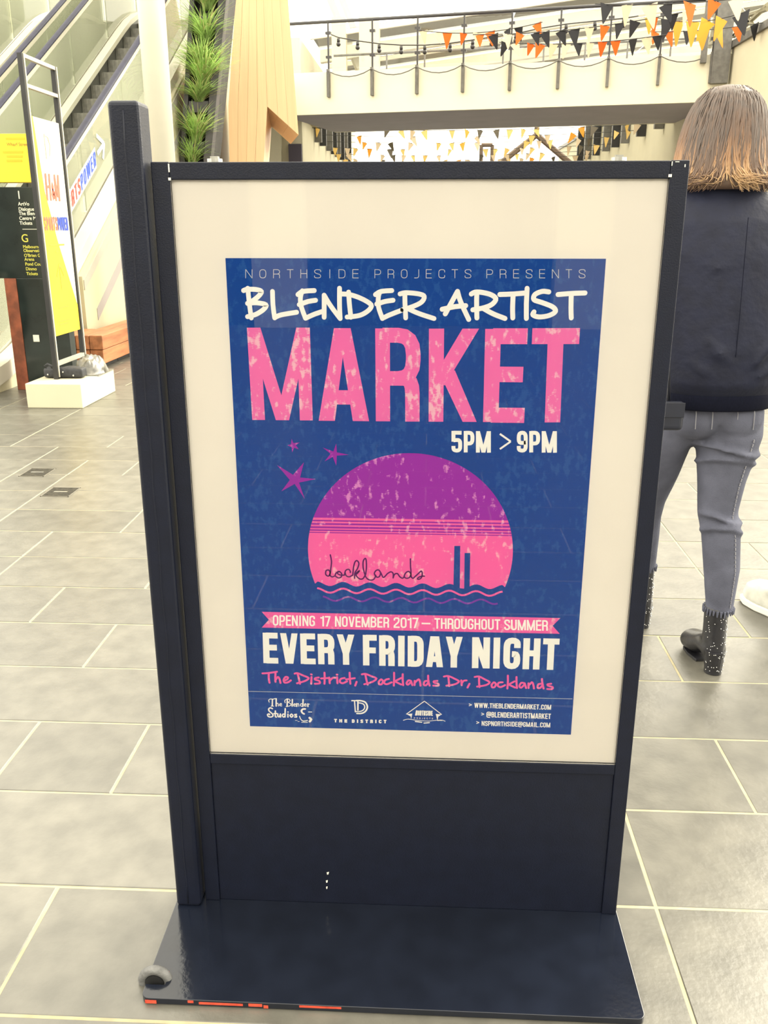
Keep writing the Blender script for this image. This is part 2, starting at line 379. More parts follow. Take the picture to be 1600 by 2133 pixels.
'hours_lettering': """b6.47:695 9810 830 9810
b6.47:694 9840 698 9657
b6.47:698 9679 754 9686 779 9685 797 9673 808 9652 812 9620 813 9577 811 9544 801 9522 783 9508 759 9503 759 9503 734 9506 716 9513 705 9526 701 9543 700 9583
b6.47:908 9474 897 9841
b6.47:898 9811 954 9811 979 9807 997 9793 1008 9770 1013 9738 1014 9701 1011 9669 1001 9646 984 9632 960 9628 903 9628
b6.47:1112 9474 1100 9841
b6.47:1297 9474 1283 9842
p0:1068 9841 1134 9842 1238 9474 1171 9474
p0:1250 9842 1316 9843 1238 9474 1171 9474
b6.45:1902 9655 1845 9647 1820 9649 1801 9660 1789 9681 1784 9713 1783 9749 1785 9781 1794 9804 1812 9817 1836 9822 1836 9822 1862 9818 1880 9804 1892 9781 1897 9749 1905 9589 1903 9558 1893 9535 1876 9521 1851 9516 1851 9516 1826 9519 1807 9526 1796 9539 1792 9556 1790 9596
b6.45:2002 9487 1983 9852
b6.45:1985 9823 2042 9823 2067 9819 2086 9805 2098 9782 2103 9750 2105 9714 2103 9682 2094 9659 2076 9645 2051 9641 1994 9640
b6.45:2209 9487 2189 9853
b6.45:2396 9487 2374 9854
p0:2157 9853 2222 9854 2336 9487 2269 9487
p0:2341 9854 2407 9855 2336 9487 2269 9487
b3.18:1467 9798 1652 9670
b3.18:1652 9670 1477 9538""",
'stars': """p0:-2295 9212 -2026 9044 -1834 9266 -1907 8997 -1638 8974 -1928 8906 -1838 8616 -2003 8881 -2237 8747 -2085 8952
p0:-1505 9529 -1327 9461 -1275 9602 -1268 9448 -1066 9408 -1269 9391 -1281 9216 -1338 9367 -1478 9289 -1374 9423
p0:-2029 9673 -2004 9599 -1893 9614 -1964 9566 -1915 9496 -1993 9519 -2030 9438 -2034 9528 -2107 9562 -2046 9579""",
'sun_cap': """p0:1665 8279 1630 8365 1592 8449 1549 8531 1501 8611 1450 8689 1395 8763 1336 8835 1273 8903 1207 8968 1138 9030 1065 9087 990 9141 912 9191 831 9237 748 9279 663 9317 577 9349 488 9378 399 9402 308 9421 216 9435 124 9445 31 9449 -61 9449 -154 9445 -246 9435 -338 9421 -429 9402 -518 9378 -607 9349 -693 9317 -778 9279 -861 9237 -942 9191 -1020 9141 -1095 9087 -1168 9030 -1237 8968 -1303 8903 -1366 8835 -1425 8763 -1480 8689 -1531 8611 -1579 8531 -1622 8449 -1660 8365 -1695 8279""",
'sun_base': """p0:1665 7043 1687 7105 1706 7169 1723 7233 1738 7298 1750 7363 1760 7429 1767 7495 1772 7561 1775 7628 1775 7694 1772 7760 1767 7827 1760 7893 1750 7958 1738 8024 1723 8088 1706 8153 1686 8216 1665 8279 -1695 8279 -1716 8216 -1736 8153 -1753 8088 -1768 8024 -1780 7958 -1790 7893 -1797 7827 -1802 7760 -1805 7694 -1805 7628 -1802 7561 -1797 7495 -1790 7429 -1780 7363 -1768 7298 -1753 7233 -1736 7169 -1717 7105 -1695 7043 -1646 7084 -1598 7068 -1549 7042 -1500 7017 -1452 7002 -1403 7003 -1354 7021 -1306 7047 -1257 7072 -1208 7085 -1159 7080 -1111 7061 -1062 7034 -1013 7011 -965 7000 -916 7007 -867 7029 -819 7056 -770 7077 -721 7085 -672 7076 -624 7053 -575 7026 -526 7006 -478 7001 -429 7013 -380 7037 -332 7064 -283 7082 -234 7084 -185 7069 -137 7044 -88 7018 -39 7002 9 7003 58 7019 107 7045 155 7071 204 7084 253 7081 302 7062 350 7036 399 7012 448 7000 496 7006 545 7027 594 7054 642 7076 691 7085 740 7077 789 7054 837 7027 886 7006 935 7000 983 7011 1032 7035 1081 7062 1129 7081 1178 7084 1227 7071 1276 7046 1324 7020 1373 7003 1422 7002 1470 7018 1519 7044 1568 7069 1616 7084""",
'sun_stripes': """b2.5:-1713 8226 1683 8226
b3.33:-1732 8165 1702 8165
b3.33:-1749 8104 1719 8104
b2.5:-1762 8051 1732 8051
b1.66:-1771 8007 1741 8007""",
'pink_wave': """b3.58:-1660 6956 -1613 6946 -1565 6923 -1517 6896 -1470 6877 -1422 6872 -1374 6883 -1327 6907 -1279 6933 -1231 6952 -1184 6956 -1136 6944 -1088 6920 -1041 6894 -993 6876 -945 6872 -898 6885 -850 6909 -803 6935 -755 6953 -707 6955 -660 6942 -612 6917 -564 6891 -517 6874 -469 6873 -421 6887 -374 6912 -326 6937 -278 6954 -231 6955 -183 6940 -135 6915 -88 6889 -40 6874 8 6874 55 6889 103 6915 151 6940 198 6955 246 6954 294 6937 341 6912 389 6887 437 6873 484 6874 532 6891 580 6917 627 6942 675 6955 722 6953 770 6935 818 6909 865 6885 913 6872 961 6876 1008 6894 1056 6920 1104 6944 1151 6956 1199 6952 1247 6933 1294 6907 1342 6883 1390 6872 1437 6877 1485 6896 1533 6923 1580 6946 1628 6956""",
'purple_wave': """b3.25:-1560 6798 -1515 6785 -1470 6763 -1425 6738 -1380 6720 -1335 6714 -1290 6724 -1245 6745 -1200 6770 -1155 6790 -1110 6799 -1065 6793 -1019 6774 -974 6749 -929 6727 -884 6715 -839 6718 -794 6734 -749 6758 -704 6782 -659 6797 -614 6798 -569 6784 -524 6761 -479 6736 -433 6719 -388 6715 -343 6725 -298 6746 -253 6772 -208 6791 -163 6799 -118 6792 -73 6773 -28 6748 17 6726 62 6715 107 6718 152 6735 198 6760 243 6783 288 6797 333 6797 378 6783 423 6759 468 6735 513 6718 558 6715 603 6726 648 6748 693 6773 738 6792 784 6799 829 6791 874 6771 919 6746 964 6725 1009 6714 1054 6719 1099 6737 1144 6762 1189 6785 1234 6798 1279 6797 1324 6782 1369 6758 1415 6734 1460 6717 1505 6715 1550 6727""",
'tower_bars': """p0:758 7799 860 7801 873 6987 761 6985
p0:940 7672 1038 7674 1046 6982 951 6980""",
'script_lettering': """r2.46:-1413 7594 -1409 7572 -1402 7541 -1397 7506 -1394 7472 -1395 7438 -1399 7402 -1404 7367 -1409 7336 -1412 7308 -1415 7282 -1419 7259 -1423 7239 -1430 7222 -1438 7207 -1447 7196 -1456 7191 -1468 7193 -1481 7200 -1493 7211 -1501 7224 -1503 7240 -1502 7260 -1499 7279 -1493 7293 -1484 7302 -1471 7307 -1458 7309 -1448 7307 -1440 7302 -1432 7292 -1427 7280 -1423 7267 -1422 7252 -1424 7235 -1426 7219 -1424 7205 -1418 7195 -1408 7187 -1398 7181 -1386 7178 -1373 7181 -1358 7188 -1344 7195 -1335 7200
r2.48:-1335 7200 -1332 7211 -1328 7226 -1322 7242 -1314 7255 -1304 7266 -1290 7275 -1276 7282 -1263 7284 -1250 7279 -1237 7269 -1226 7257 -1219 7243 -1216 7229 -1216 7211 -1220 7195 -1226 7182 -1236 7172 -1249 7165 -1264 7161 -1278 7160 -1290 7164 -1303 7172 -1314 7181 -1322 7187
r2.47:-1263 7284 -1271 7277 -1283 7268 -1293 7258 -1295 7249 -1288 7240 -1273 7230 -1256 7221 -1238 7216 -1220 7214 -1199 7214 -1181 7216 -1168 7217
r2.47:-1168 7217 -1165 7233 -1161 7257 -1155 7281 -1148 7300 -1136 7312 -1123 7321 -1108 7326 -1096 7328 -1086 7324 -1077 7315 -1070 7304 -1065 7294 -1062 7286 -1063 7279 -1064 7272 -1065 7267
r2.47:-1154 7258 -1152 7248 -1148 7232 -1143 7216 -1136 7204 -1126 7195 -1113 7189 -1100 7185 -1085 7184 -1068 7190 -1050 7201 -1033 7212 -1021 7220
r2.47:-1021 7220 -1018 7245 -1015 7282 -1011 7321 -1007 7357 -1001 7388 -995 7418 -988 7445 -980 7466 -971 7481 -961 7490 -951 7495 -942 7494 -932 7487 -922 7475 -914 7459 -910 7440 -912 7419 -919 7394 -927 7369 -937 7345 -947 7323 -960 7304 -973 7284 -982 7262 -987 7235 -989 7205 -989 7178 -989 7159
r2.47:-989 7234 -971 7249 -945 7272 -920 7293 -905 7304 -904 7302 -911 7291 -921 7276 -931 7263 -941 7253 -952 7244 -961 7233 -963 7221 -955 7204 -941 7185 -923 7166 -906 7154 -891 7147 -874 7145 -858 7147 -842 7155 -827 7172 -813 7197 -800 7221 -791 7238
r2.47:-791 7238 -788 7266 -784 7306 -779 7349 -777 7389 -777 7423 -778 7457 -780 7487 -783 7511 -786 7526 -790 7535 -796 7539 -802 7537 -809 7531 -819 7519 -828 7503 -834 7482 -837 7456 -838 7425 -837 7391 -835 7360 -830 7331 -824 7303 -817 7276 -810 7251 -803 7228 -797 7206 -789 7187 -778 7170 -765 7156 -749 7144 -731 7135 -715 7130 -698 7129 -681 7131 -665 7136 -651 7145 -638 7160 -628 7181 -619 7201 -612 7214
r2.47:-612 7201 -618 7210 -627 7224 -634 7240 -638 7255 -635 7269 -630 7285 -621 7299 -612 7310 -601 7318 -587 7324 -573 7327 -561 7325 -551 7316 -541 7303 -533 7287 -529 7271 -530 7253 -534 7234 -541 7216 -549 7202 -558 7193 -571 7188 -583 7186 -593 7187 -602 7194 -609 7207 -615 7219 -619 7228
r2.46:-548 7311 -544 7305 -538 7296 -531 7285 -523 7271 -514 7251 -504 7227 -494 7204 -485 7189 -477 7185 -469 7188 -462 7195 -453 7204 -442 7216 -429 7232 -417 7248 -408 7259
r2.46:-408 7259 -396 7267 -379 7279 -360 7290 -345 7295 -333 7292 -322 7285 -313 7275 -307 7261 -304 7242 -304 7218 -306 7195 -306 7179
r2.46:-306 7179 -302 7193 -297 7213 -290 7233 -281 7248 -270 7257 -257 7263 -243 7265 -230 7263 -220 7254 -211 7239 -202 7223 -192 7209 -180 7198 -166 7187 -153 7179 -141 7176 -131 7180 -122 7191 -115 7203 -109 7211
r2.44:-4 7545 -4 7520 -3 7483 -2 7442 -1 7403 2 7367 6 7331 8 7297 8 7267 6 7244 1 7226 -5 7211 -14 7199 -26 7189 -41 7182 -57 7177 -71 7177 -83 7181 -95 7188 -105 7198 -109 7211 -108 7226 -102 7245 -94 7264 -84 7279 -73 7291 -60 7300 -46 7306 -34 7308 -23 7303 -12 7293 -3 7280 5 7267 8 7254 8 7240 9 7225 11 7213 17 7201 25 7191 34 7182 43 7179 53 7184 64 7195 74 7206 81 7214
r2.46:81 7214 92 7224 106 7239 123 7255 138 7270 151 7285 165 7301 178 7313 188 7319 196 7314 202 7303 206 7288 207 7271 206 7252 203 7229 197 7207 189 7189 178 7177 164 7168 150 7163 139 7161 132 7162 126 7167 124 7174 126 7181 134 7189 146 7199 161 7209 176 7216 194 7220 214 7222 233 7224 246 7224""",
'ribbon': """p0:-2676 6473 2669 6470 2541 6316 2676 6163 -2690 6161 -2553 6318""",
'ribbon_lettering': """b2.97:-2432 6223 -2449 6226 -2460 6234 -2466 6246 -2468 6265 -2464 6361 -2461 6379 -2454 6392 -2442 6400 -2426 6402 -2426 6402 -2410 6400 -2398 6392 -2392 6379 -2390 6361 -2394 6265 -2397 6247 -2404 6234 -2416 6226 -2432 6223 -2432 6223
b2.97:-2351 6210 -2343 6416
b2.97:-2344 6403 -2307 6403 -2291 6400 -2279 6392 -2273 6379 -2271 6361 -2272 6338 -2275 6320 -2282 6307 -2294 6299 -2311 6297 -2347 6297
b2.97:-2231 6210 -2224 6416
b2.97:-2225 6403 -2146 6403
b2.97:-2228 6317 -2156 6317
b2.97:-2231 6224 -2152 6224
b2.97:-2122 6210 -2116 6417
b2.97:-2043 6210 -2037 6417
p0:-2130 6417 -2100 6417 -2028 6210 -2059 6210
b2.97:-1987 6210 -1981 6417
b2.97:-1930 6211 -1924 6417
b2.97:-1851 6211 -1845 6417
p0:-1939 6417 -1908 6417 -1836 6211 -1867 6211
b2.97:-1728 6351 -1727 6377 -1729 6389 -1736 6397 -1748 6402 -1764 6403 -1764 6403 -1780 6401 -1792 6393 -1799 6380 -1802 6362 -1804 6266 -1802 6248 -1796 6235 -1784 6227 -1768 6224 -1768 6224 -1752 6227 -1740 6235 -1733 6248 -1730 6266 -1730 6269 -1731 6287 -1734 6300 -1740 6307 -1748 6310 -1766 6310
b2.97:-1568 6211 -1563 6417
b2.97:-1616 6380 -1564 6380
b2.97:-1533 6404 -1431 6404
p0:-1461 6404 -1431 6404 -1486 6211 -1517 6211
b2.96:-1339 6212 -1336 6418
b2.96:-1259 6212 -1256 6418
p0:-1350 6418 -1320 6418 -1244 6212 -1275 6212
b2.96:-1176 6226 -1192 6228 -1204 6236 -1210 6249 -1213 6267 -1211 6363 -1209 6381 -1201 6394 -1190 6401 -1173 6404 -1173 6404 -1157 6402 -1145 6394 -1138 6381 -1136 6363 -1138 6267 -1140 6249 -1147 6236 -1159 6228 -1176 6226 -1176 6226
p0:-1105 6418 -1077 6418 -1041 6212 -1071 6212
p0:-1024 6418 -996 6418 -1035 6212 -1065 6212
b2.96:-967 6212 -965 6418
b2.96:-965 6404 -886 6404
b2.96:-966 6319 -893 6319
b2.96:-967 6226 -888 6226
b2.96:-857 6213 -856 6418
b2.96:-740 6213 -739 6418
p0:-870 6418 -840 6418 -783 6213 -814 6213
p0:-754 6418 -724 6418 -783 6213 -814 6213
b2.96:-695 6213 -694 6418
b2.96:-694 6405 -658 6405 -642 6402 -630 6395 -623 6382 -621 6364 -621 6363 -624 6345 -630 6332 -642 6324 -658 6322 -694 6322
b2.96:-694 6322 -657 6322 -640 6319 -629 6312 -622 6299 -619 6281 -619 6268 -622 6250 -629 6237 -641 6229 -657 6226 -695 6226
b2.96:-574 6213 -574 6418
b2.96:-574 6405 -495 6405
b2.96:-574 6320 -501 6320
b2.96:-574 6227 -495 6227
b2.96:-464 6213 -464 6419
b2.96:-464 6405 -427 6405 -410 6402 -399 6395 -392 6382 -389 6364 -389 6351 -392 6333 -399 6320 -410 6312 -427 6310 -464 6310
b2.96:-432 6310 -412 6310 -403 6308 -396 6302 -393 6291 -391 6277 -391 6267 -391 6252 -391 6240 -391 6230 -391 6224 -391 6213
b2.95:-280 6357 -280 6381 -278 6392 -272 6399 -262 6404 -247 6405 -234 6405 -219 6403 -209 6397 -203 6387 -201 6372 -201 6366 -202 6350 -206 6335 -214 6322 -224 6310 -256 6278 -267 6267 -274 6257 -278 6248 -280 6241 -280 6227
b2.95:-293 6227 -185 6227
b2.95:-114 6227 -132 6230 -144 6238 -152 6250 -154 6268 -155 6364 -153 6382 -145 6395 -133 6403 -115 6405 -115 6405 -98 6403 -86 6395 -78 6382 -76 6364 -75 6269 -77 6251 -85 6238 -97 6230 -114 6227 -114 6227
b2.95:13 6214 11 6419
b2.95:-45 6382 11 6382
b2.95:42 6406 151 6406
p0:121 6406 151 6406 98 6214 67 6214
b2.95:208 6311 367 6311
b2.95:437 6406 536 6406
b2.95:490 6215 486 6420
b2.95:570 6215 566 6420
b2.95:645 6215 641 6420
b2.95:568 6322 643 6322
b2.95:690 6215 686 6420
b2.95:686 6406 723 6407 740 6404 751 6396 759 6384 761 6366 762 6353 760 6335 753 6322 742 6314 725 6312 688 6312
b2.95:720 6312 740 6312 749 6310 756 6303 760 6293 761 6279 762 6269 762 6254 762 6242 763 6232 763 6226 763 6215
b2.95:847 6229 831 6232 819 6239 812 6252 809 6270 807 6366 808 6384 815 6396 827 6404 843 6407 843 6407 859 6404 871 6396 878 6384 881 6366 884 6270 882 6252 875 6239 864 6232 847 6229 847 6229
b2.95:925 6420 929 6270 932 6252 939 6240 951 6232 967 6229 967 6229 984 6232 995 6240 1002 6252 1004 6270 999 6420
b2.95:1121 6355 1120 6381 1118 6392 1110 6401 1099 6405 1082 6407 1082 6407 1066 6404 1055 6397 1048 6384 1046 6366 1049 6270 1052 6253 1059 6240 1071 6232 1088 6230 1088 6230 1104 6232 1115 6240 1122 6253 1124 6271 1124 6273 1122 6291 1118 6304 1112 6312 1104 6314 1085 6314
b2.95:1171 6216 1164 6421
b2.95:1246 6216 1239 6421
b2.95:1167 6323 1242 6323
b2.95:1328 6230 1311 6233 1299 6240 1292 6253 1289 6271 1286 6366 1287 6384 1294 6397 1305 6405 1322 6407 1322 6407 1338 6405 1350 6397 1357 6384 1360 6366 1364 6271 1362 6253 1355 6240 1344 6233 1328 6230 1328 6230
b2.95:1403 6421 1409 6271 1412 6253 1419 6240 1431 6233 1448 6230 1448 6230 1464 6233 1475 6241 1482 6253 1484 6271 1478 6421
b2.95:1509 6408 1608 6408
b2.95:1566 6217 1558 6421
b2.94:1770 6360 1769 6384 1766 6394 1759 6402 1747 6406 1731 6408 1731 6408 1714 6406 1703 6399 1697 6387 1695 6372 1695 6372 1698 6355 1706 6341 1718 6329 1734 6319 1734 6319 1751 6310 1763 6298 1771 6284 1774 6267 1774 6267 1772 6251 1766 6240 1754 6233 1738 6231 1738 6231 1722 6232 1710 6237 1703 6244 1700 6255 1699 6278
b2.94:1812 6421 1819 6272 1822 6254 1830 6241 1842 6234 1858 6231 1858 6231 1874 6234 1886 6241 1892 6254 1894 6272 1887 6421
b2.94:1941 6218 1932 6422
b2.94:2058 6218 2048 6422
p0:1917 6422 1947 6422 2015 6218 1984 6218
p0:2033 6422 2063 6422 2015 6218 1984 6218
b2.94:2103 6218 2093 6422
b2.94:2220 6218 2209 6422
p0:2078 6422 2108 6422 2177 6218 2146 6218
p0:2194 6422 2224 6422 2177 6218 2146 6218
b2.94:2265 6218 2254 6422
b2.94:2255 6408 2334 6409
b2.94:2259 6324 2332 6324
b2.94:2264 6232 2343 6232
b2.94:2374 6218 2363 6422
b2.94:2364 6409 2401 6409 2418 6406 2430 6399 2437 6386 2441 6368 2441 6355 2440 6337 2434 6324 2423 6317 2406 6314 2369 6314
b2.94:2401 6314 2421 6314 2430 6312 2437 6306 2441 6296 2444 6282 2444 6272 2445 6257 2446 6245 2446 6235 2447 6229 2447 6219""",
'every_friday_lettering': """b11.62:-2630 5444 -2620 6059
b11.62:-2621 6005 -2405 6005
b11.62:-2625 5764 -2427 5764
b11.62:-2629 5498 -2411 5499
p0:-2359 6059 -2248 6059 -2157 5446 -2275 5446
p0:-2150 6059 -2039 6059 -2134 5446 -2252 5446
b11.62:-1939 5447 -1936 6059
b11.62:-1936 6005 -1720 6005
b11.62:-1937 5765 -1740 5765
b11.62:-1939 5500 -1721 5501
b11.62:-1617 5448 -1617 6059
b11.62:-1617 6005 -1522 6005 -1481 5998 -1452 5975 -1434 5937 -1428 5883 -1428 5857 -1433 5804 -1451 5766 -1481 5743 -1522 5735 -1617 5735
b11.62:-1537 5735 -1485 5735 -1463 5729 -1446 5711 -1437 5681 -1433 5638 -1433 5608 -1433 5563 -1433 5527 -1433 5499 -1433 5480 -1433 5449
p0:-1325 6059 -1213 6059 -1102 5681 -1223 5681
p0:-1118 6059 -1006 6059 -1102 5681 -1223 5681
b11.62:-1161 5450 -1163 5706
b11.69:-793 5445 -794 6058
b11.69:-794 6004 -600 6005
b11.69:-794 5752 -617 5752
b11.69:-497 5445 -499 6058
b11.69:-498 6005 -413 6005 -375 5997 -348 5974 -332 5936 -326 5882 -326 5856 -331 5802 -347 5764 -374 5741 -412 5733 -498 5733
b11.69:-426 5733 -379 5733 -358 5727 -344 5709 -335 5678 -332 5635 -332 5604 -331 5559 -331 5523 -331 5495 -331 5475 -331 5445
b11.69:-151 5444 -153 6059
b11.69:24 5444 20 6059
b11.69:21 6005 107 6005 144 5998 171 5975 187 5936 193 5882 195 5621 190 5567 174 5528 147 5505 109 5498 23 5498
p0:298 5443 412 5443 487 6060 369 6060
p0:494 5443 609 5443 528 6060 410 6060
b11.69:365 5604 539 5603
p0:647 6060 760 6060 862 5677 741 5677
p0:837 6060 950 6061 862 5677 741 5677
b11.69:804 5443 801 5702
b11.76:1192 5442 1180 6060
b11.76:1395 5442 1383 6061
p0:1121 6060 1242 6060 1453 5442 1333 5442
b11.76:1575 5442 1565 6061
b11.76:1937 5863 1936 5935 1930 5967 1912 5989 1882 6003 1841 6007 1841 6007 1800 5999 1771 5976 1754 5937 1749 5883 1753 5620 1760 5566 1778 5527 1808 5504 1849 5496 1849 5496 1890 5504 1919 5527 1936 5565 1941 5618 1941 5618 1937 5671 1928 5709 1913 5732 1892 5739 1845 5739
b11.76:2107 5442 2098 6061
b11.76:2294 5442 2286 6062
b11.76:2102 5764 2290 5764
b11.76:2392 6008 2682 6008
b11.76:2544 5442 2536 6062""",
'address_lettering': """r3.76:-2714 5233 -2685 5235 -2643 5238 -2598 5244 -2544 5254 -2486 5265 -2445 5274
r3.76:-2598 5230 -2600 5207 -2601 5175 -2602 5141 -2599 5105 -2595 5068 -2591 5042
r3.75:-2473 5243 -2475 5217 -2478 5179 -2480 5144 -2480 5113 -2480 5084 -2479 5065
r3.76:-2478 5104 -2465 5124 -2447 5150 -2431 5165 -2419 5161 -2410 5146 -2402 5126 -2395 5099 -2390 5066 -2387 5043
r3.76:-2327 5088 -2308 5096 -2283 5108 -2263 5120 -2251 5134 -2244 5149 -2244 5160 -2254 5168 -2271 5172 -2288 5169 -2303 5154 -2317 5131 -2326 5108 -2326 5087 -2321 5067 -2310 5053 -2292 5050 -2269 5053 -2247 5061 -2226 5074 -2206 5090 -2192 5102
r3.74:-2116 5243 -2104 5248 -2086 5254 -2062 5254 -2031 5243 -1993 5225 -1957 5207 -1918 5192 -1880 5177 -1860 5160 -1866 5141 -1890 5120 -1924 5099 -1974 5079 -2035 5059 -2078 5045
r3.74:-2063 5244 -2058 5222 -2051 5191 -2044 5156 -2037 5114 -2029 5069 -2024 5037
r3.74:-1806 5182 -1815 5042
r3.74:-1814 5237 -1803 5233
r3.74:-1673 5175 -1692 5172 -1717 5167 -1736 5160 -1743 5150 -1744 5138 -1736 5128 -1716 5121 -1687 5115 -1666 5106 -1655 5090 -1651 5071 -1658 5057 -1684 5049 -1721 5046 -1747 5044
r3.73:-1564 5277 -1564 5249 -1563 5209 -1563 5168 -1565 5125 -1567 5080 -1569 5049
r3.74:-1629 5157 -1478 5171
r3.73:-1477 5180 -1471 5062
r3.74:-1470 5111 -1456 5129 -1436 5154 -1415 5172 -1396 5178 -1376 5178 -1362 5178
r3.73:-1332 5194 -1328 5065
r3.73:-1338 5243 -1327 5242
r3.73:-1194 5178 -1214 5174 -1242 5167 -1265 5156 -1278 5138 -1284 5116 -1283 5096 -1272 5082 -1253 5071 -1231 5068 -1203 5078 -1172 5097 -1150 5110
r3.72:-1100 5289 -1099 5255 -1098 5206 -1096 5161 -1094 5122 -1091 5087 -1088 5062
r3.73:-1167 5149 -1007 5179
r3.73:-973 5105 -1000 5025
r3.71:-874 5261 -857 5266 -831 5271 -803 5271 -773 5261 -740 5246 -706 5230 -668 5216 -629 5201 -609 5184 -617 5161 -644 5136 -680 5113 -730 5091 -789 5072 -831 5059
r3.71:-812 5267 -808 5242 -802 5207 -795 5169 -786 5127 -776 5082 -769 5051
r3.72:-565 5116 -553 5132 -537 5154 -521 5166 -506 5161 -492 5145 -486 5128 -489 5107 -500 5084 -512 5068 -527 5061 -544 5061 -556 5066 -562 5081 -564 5101 -565 5116
r3.71:-380 5180 -397 5176 -421 5169 -441 5158 -456 5140 -466 5118 -468 5098 -457 5084 -438 5073 -415 5070 -385 5081 -351 5099 -326 5112
r3.7:-283 5310 -283 5278 -282 5231 -282 5182 -284 5132 -286 5080 -287 5044
r3.7:-150 5206 -270 5133
r3.71:-270 5133 -150 5071
r3.7:-124 5285 -125 5254 -125 5210 -124 5167 -121 5126 -117 5086 -114 5058
r3.7:26 5151 14 5156 -2 5162 -18 5160 -32 5144 -46 5120 -53 5100 -49 5084 -39 5073 -26 5071 -7 5087 14 5112 30 5132
r3.7:30 5147 54 5063
r3.7:97 5153 94 5064
r3.7:97 5114 117 5136 144 5167 167 5184 180 5178 188 5159 194 5136 199 5109 202 5079 204 5057
r3.69:352 5160 332 5159 304 5157 282 5148 270 5127 264 5099 265 5079 275 5068 292 5065 309 5070 325 5090 341 5119 352 5140
r3.69:341 5268 342 5239 343 5199 347 5160 354 5123 364 5087 371 5062
r3.69:510 5164 491 5162 466 5158 449 5153 444 5144 448 5133 458 5123 480 5117 508 5113 529 5105 537 5093 538 5077 529 5066 503 5062 468 5063 441 5064
r3.68:631 5256 650 5261 678 5268 710 5268 744 5257 781 5240 816 5221 853 5203 887 5184 905 5165 897 5144 871 5122 836 5104 785 5089 723 5078 679 5070
r3.68:710 5258 713 5236 717 5204 721 5170 725 5131 729 5090 732 5062
r3.68:948 5186 959 5087
r3.68:958 5127 966 5141 978 5161 992 5177 1010 5184 1030 5187 1044 5188
r3.68:1099 5121 1066 5041
r3.67:1191 5261 1210 5266 1238 5273 1269 5273 1303 5259 1340 5238 1376 5217 1413 5198 1448 5179 1465 5160 1457 5139 1432 5118 1397 5099 1346 5085 1285 5073 1241 5065
r3.66:1269 5263 1270 5238 1271 5202 1273 5165 1276 5126 1281 5085 1285 5057
r3.67:1502 5112 1513 5128 1529 5150 1544 5162 1558 5157 1573 5141 1580 5124 1577 5103 1568 5080 1556 5064 1542 5057 1525 5057 1512 5063 1506 5077 1503 5097 1502 5112
r3.66:1701 5166 1681 5165 1653 5163 1631 5155 1620 5137 1614 5115 1616 5095 1628 5081 1647 5070 1670 5067 1696 5077 1726 5095 1747 5109
r3.65:1791 5306 1792 5273 1795 5227 1796 5179 1796 5129 1794 5077 1793 5041
r3.65:1917 5192 1811 5124
r3.66:1811 5124 1932 5064
r3.65:1948 5281 1949 5250 1951 5206 1954 5163 1958 5123 1963 5083 1967 5056
r3.65:2102 5157 2085 5162 2061 5168 2041 5166 2025 5147 2013 5119 2009 5096 2015 5080 2029 5068 2045 5067 2065 5086 2087 5116 2103 5138
r3.65:2102 5157 2133 5060
r3.65:2171 5159 2176 5061
r3.65:2174 5110 2190 5133 2212 5163 2231 5181 2243 5174 2252 5155 2260 5132 2267 5106 2272 5075 2276 5054
r3.65:2424 5156 2404 5155 2376 5153 2355 5145 2344 5124 2339 5096 2341 5076 2351 5065 2368 5062 2385 5067 2403 5087 2421 5116 2433 5137
r3.64:2410 5254 2413 5229 2418 5192 2424 5156 2433 5120 2443 5084 2450 5059
r3.64:2580 5161 2562 5158 2537 5155 2520 5149 2515 5141 2519 5130 2530 5120 2555 5111 2587 5103 2610 5093 2617 5079 2615 5064 2603 5053 2577 5049 2542 5050 2517 5051""",
'rule_line': """b0.9:-3004 4852 2984 4861""",
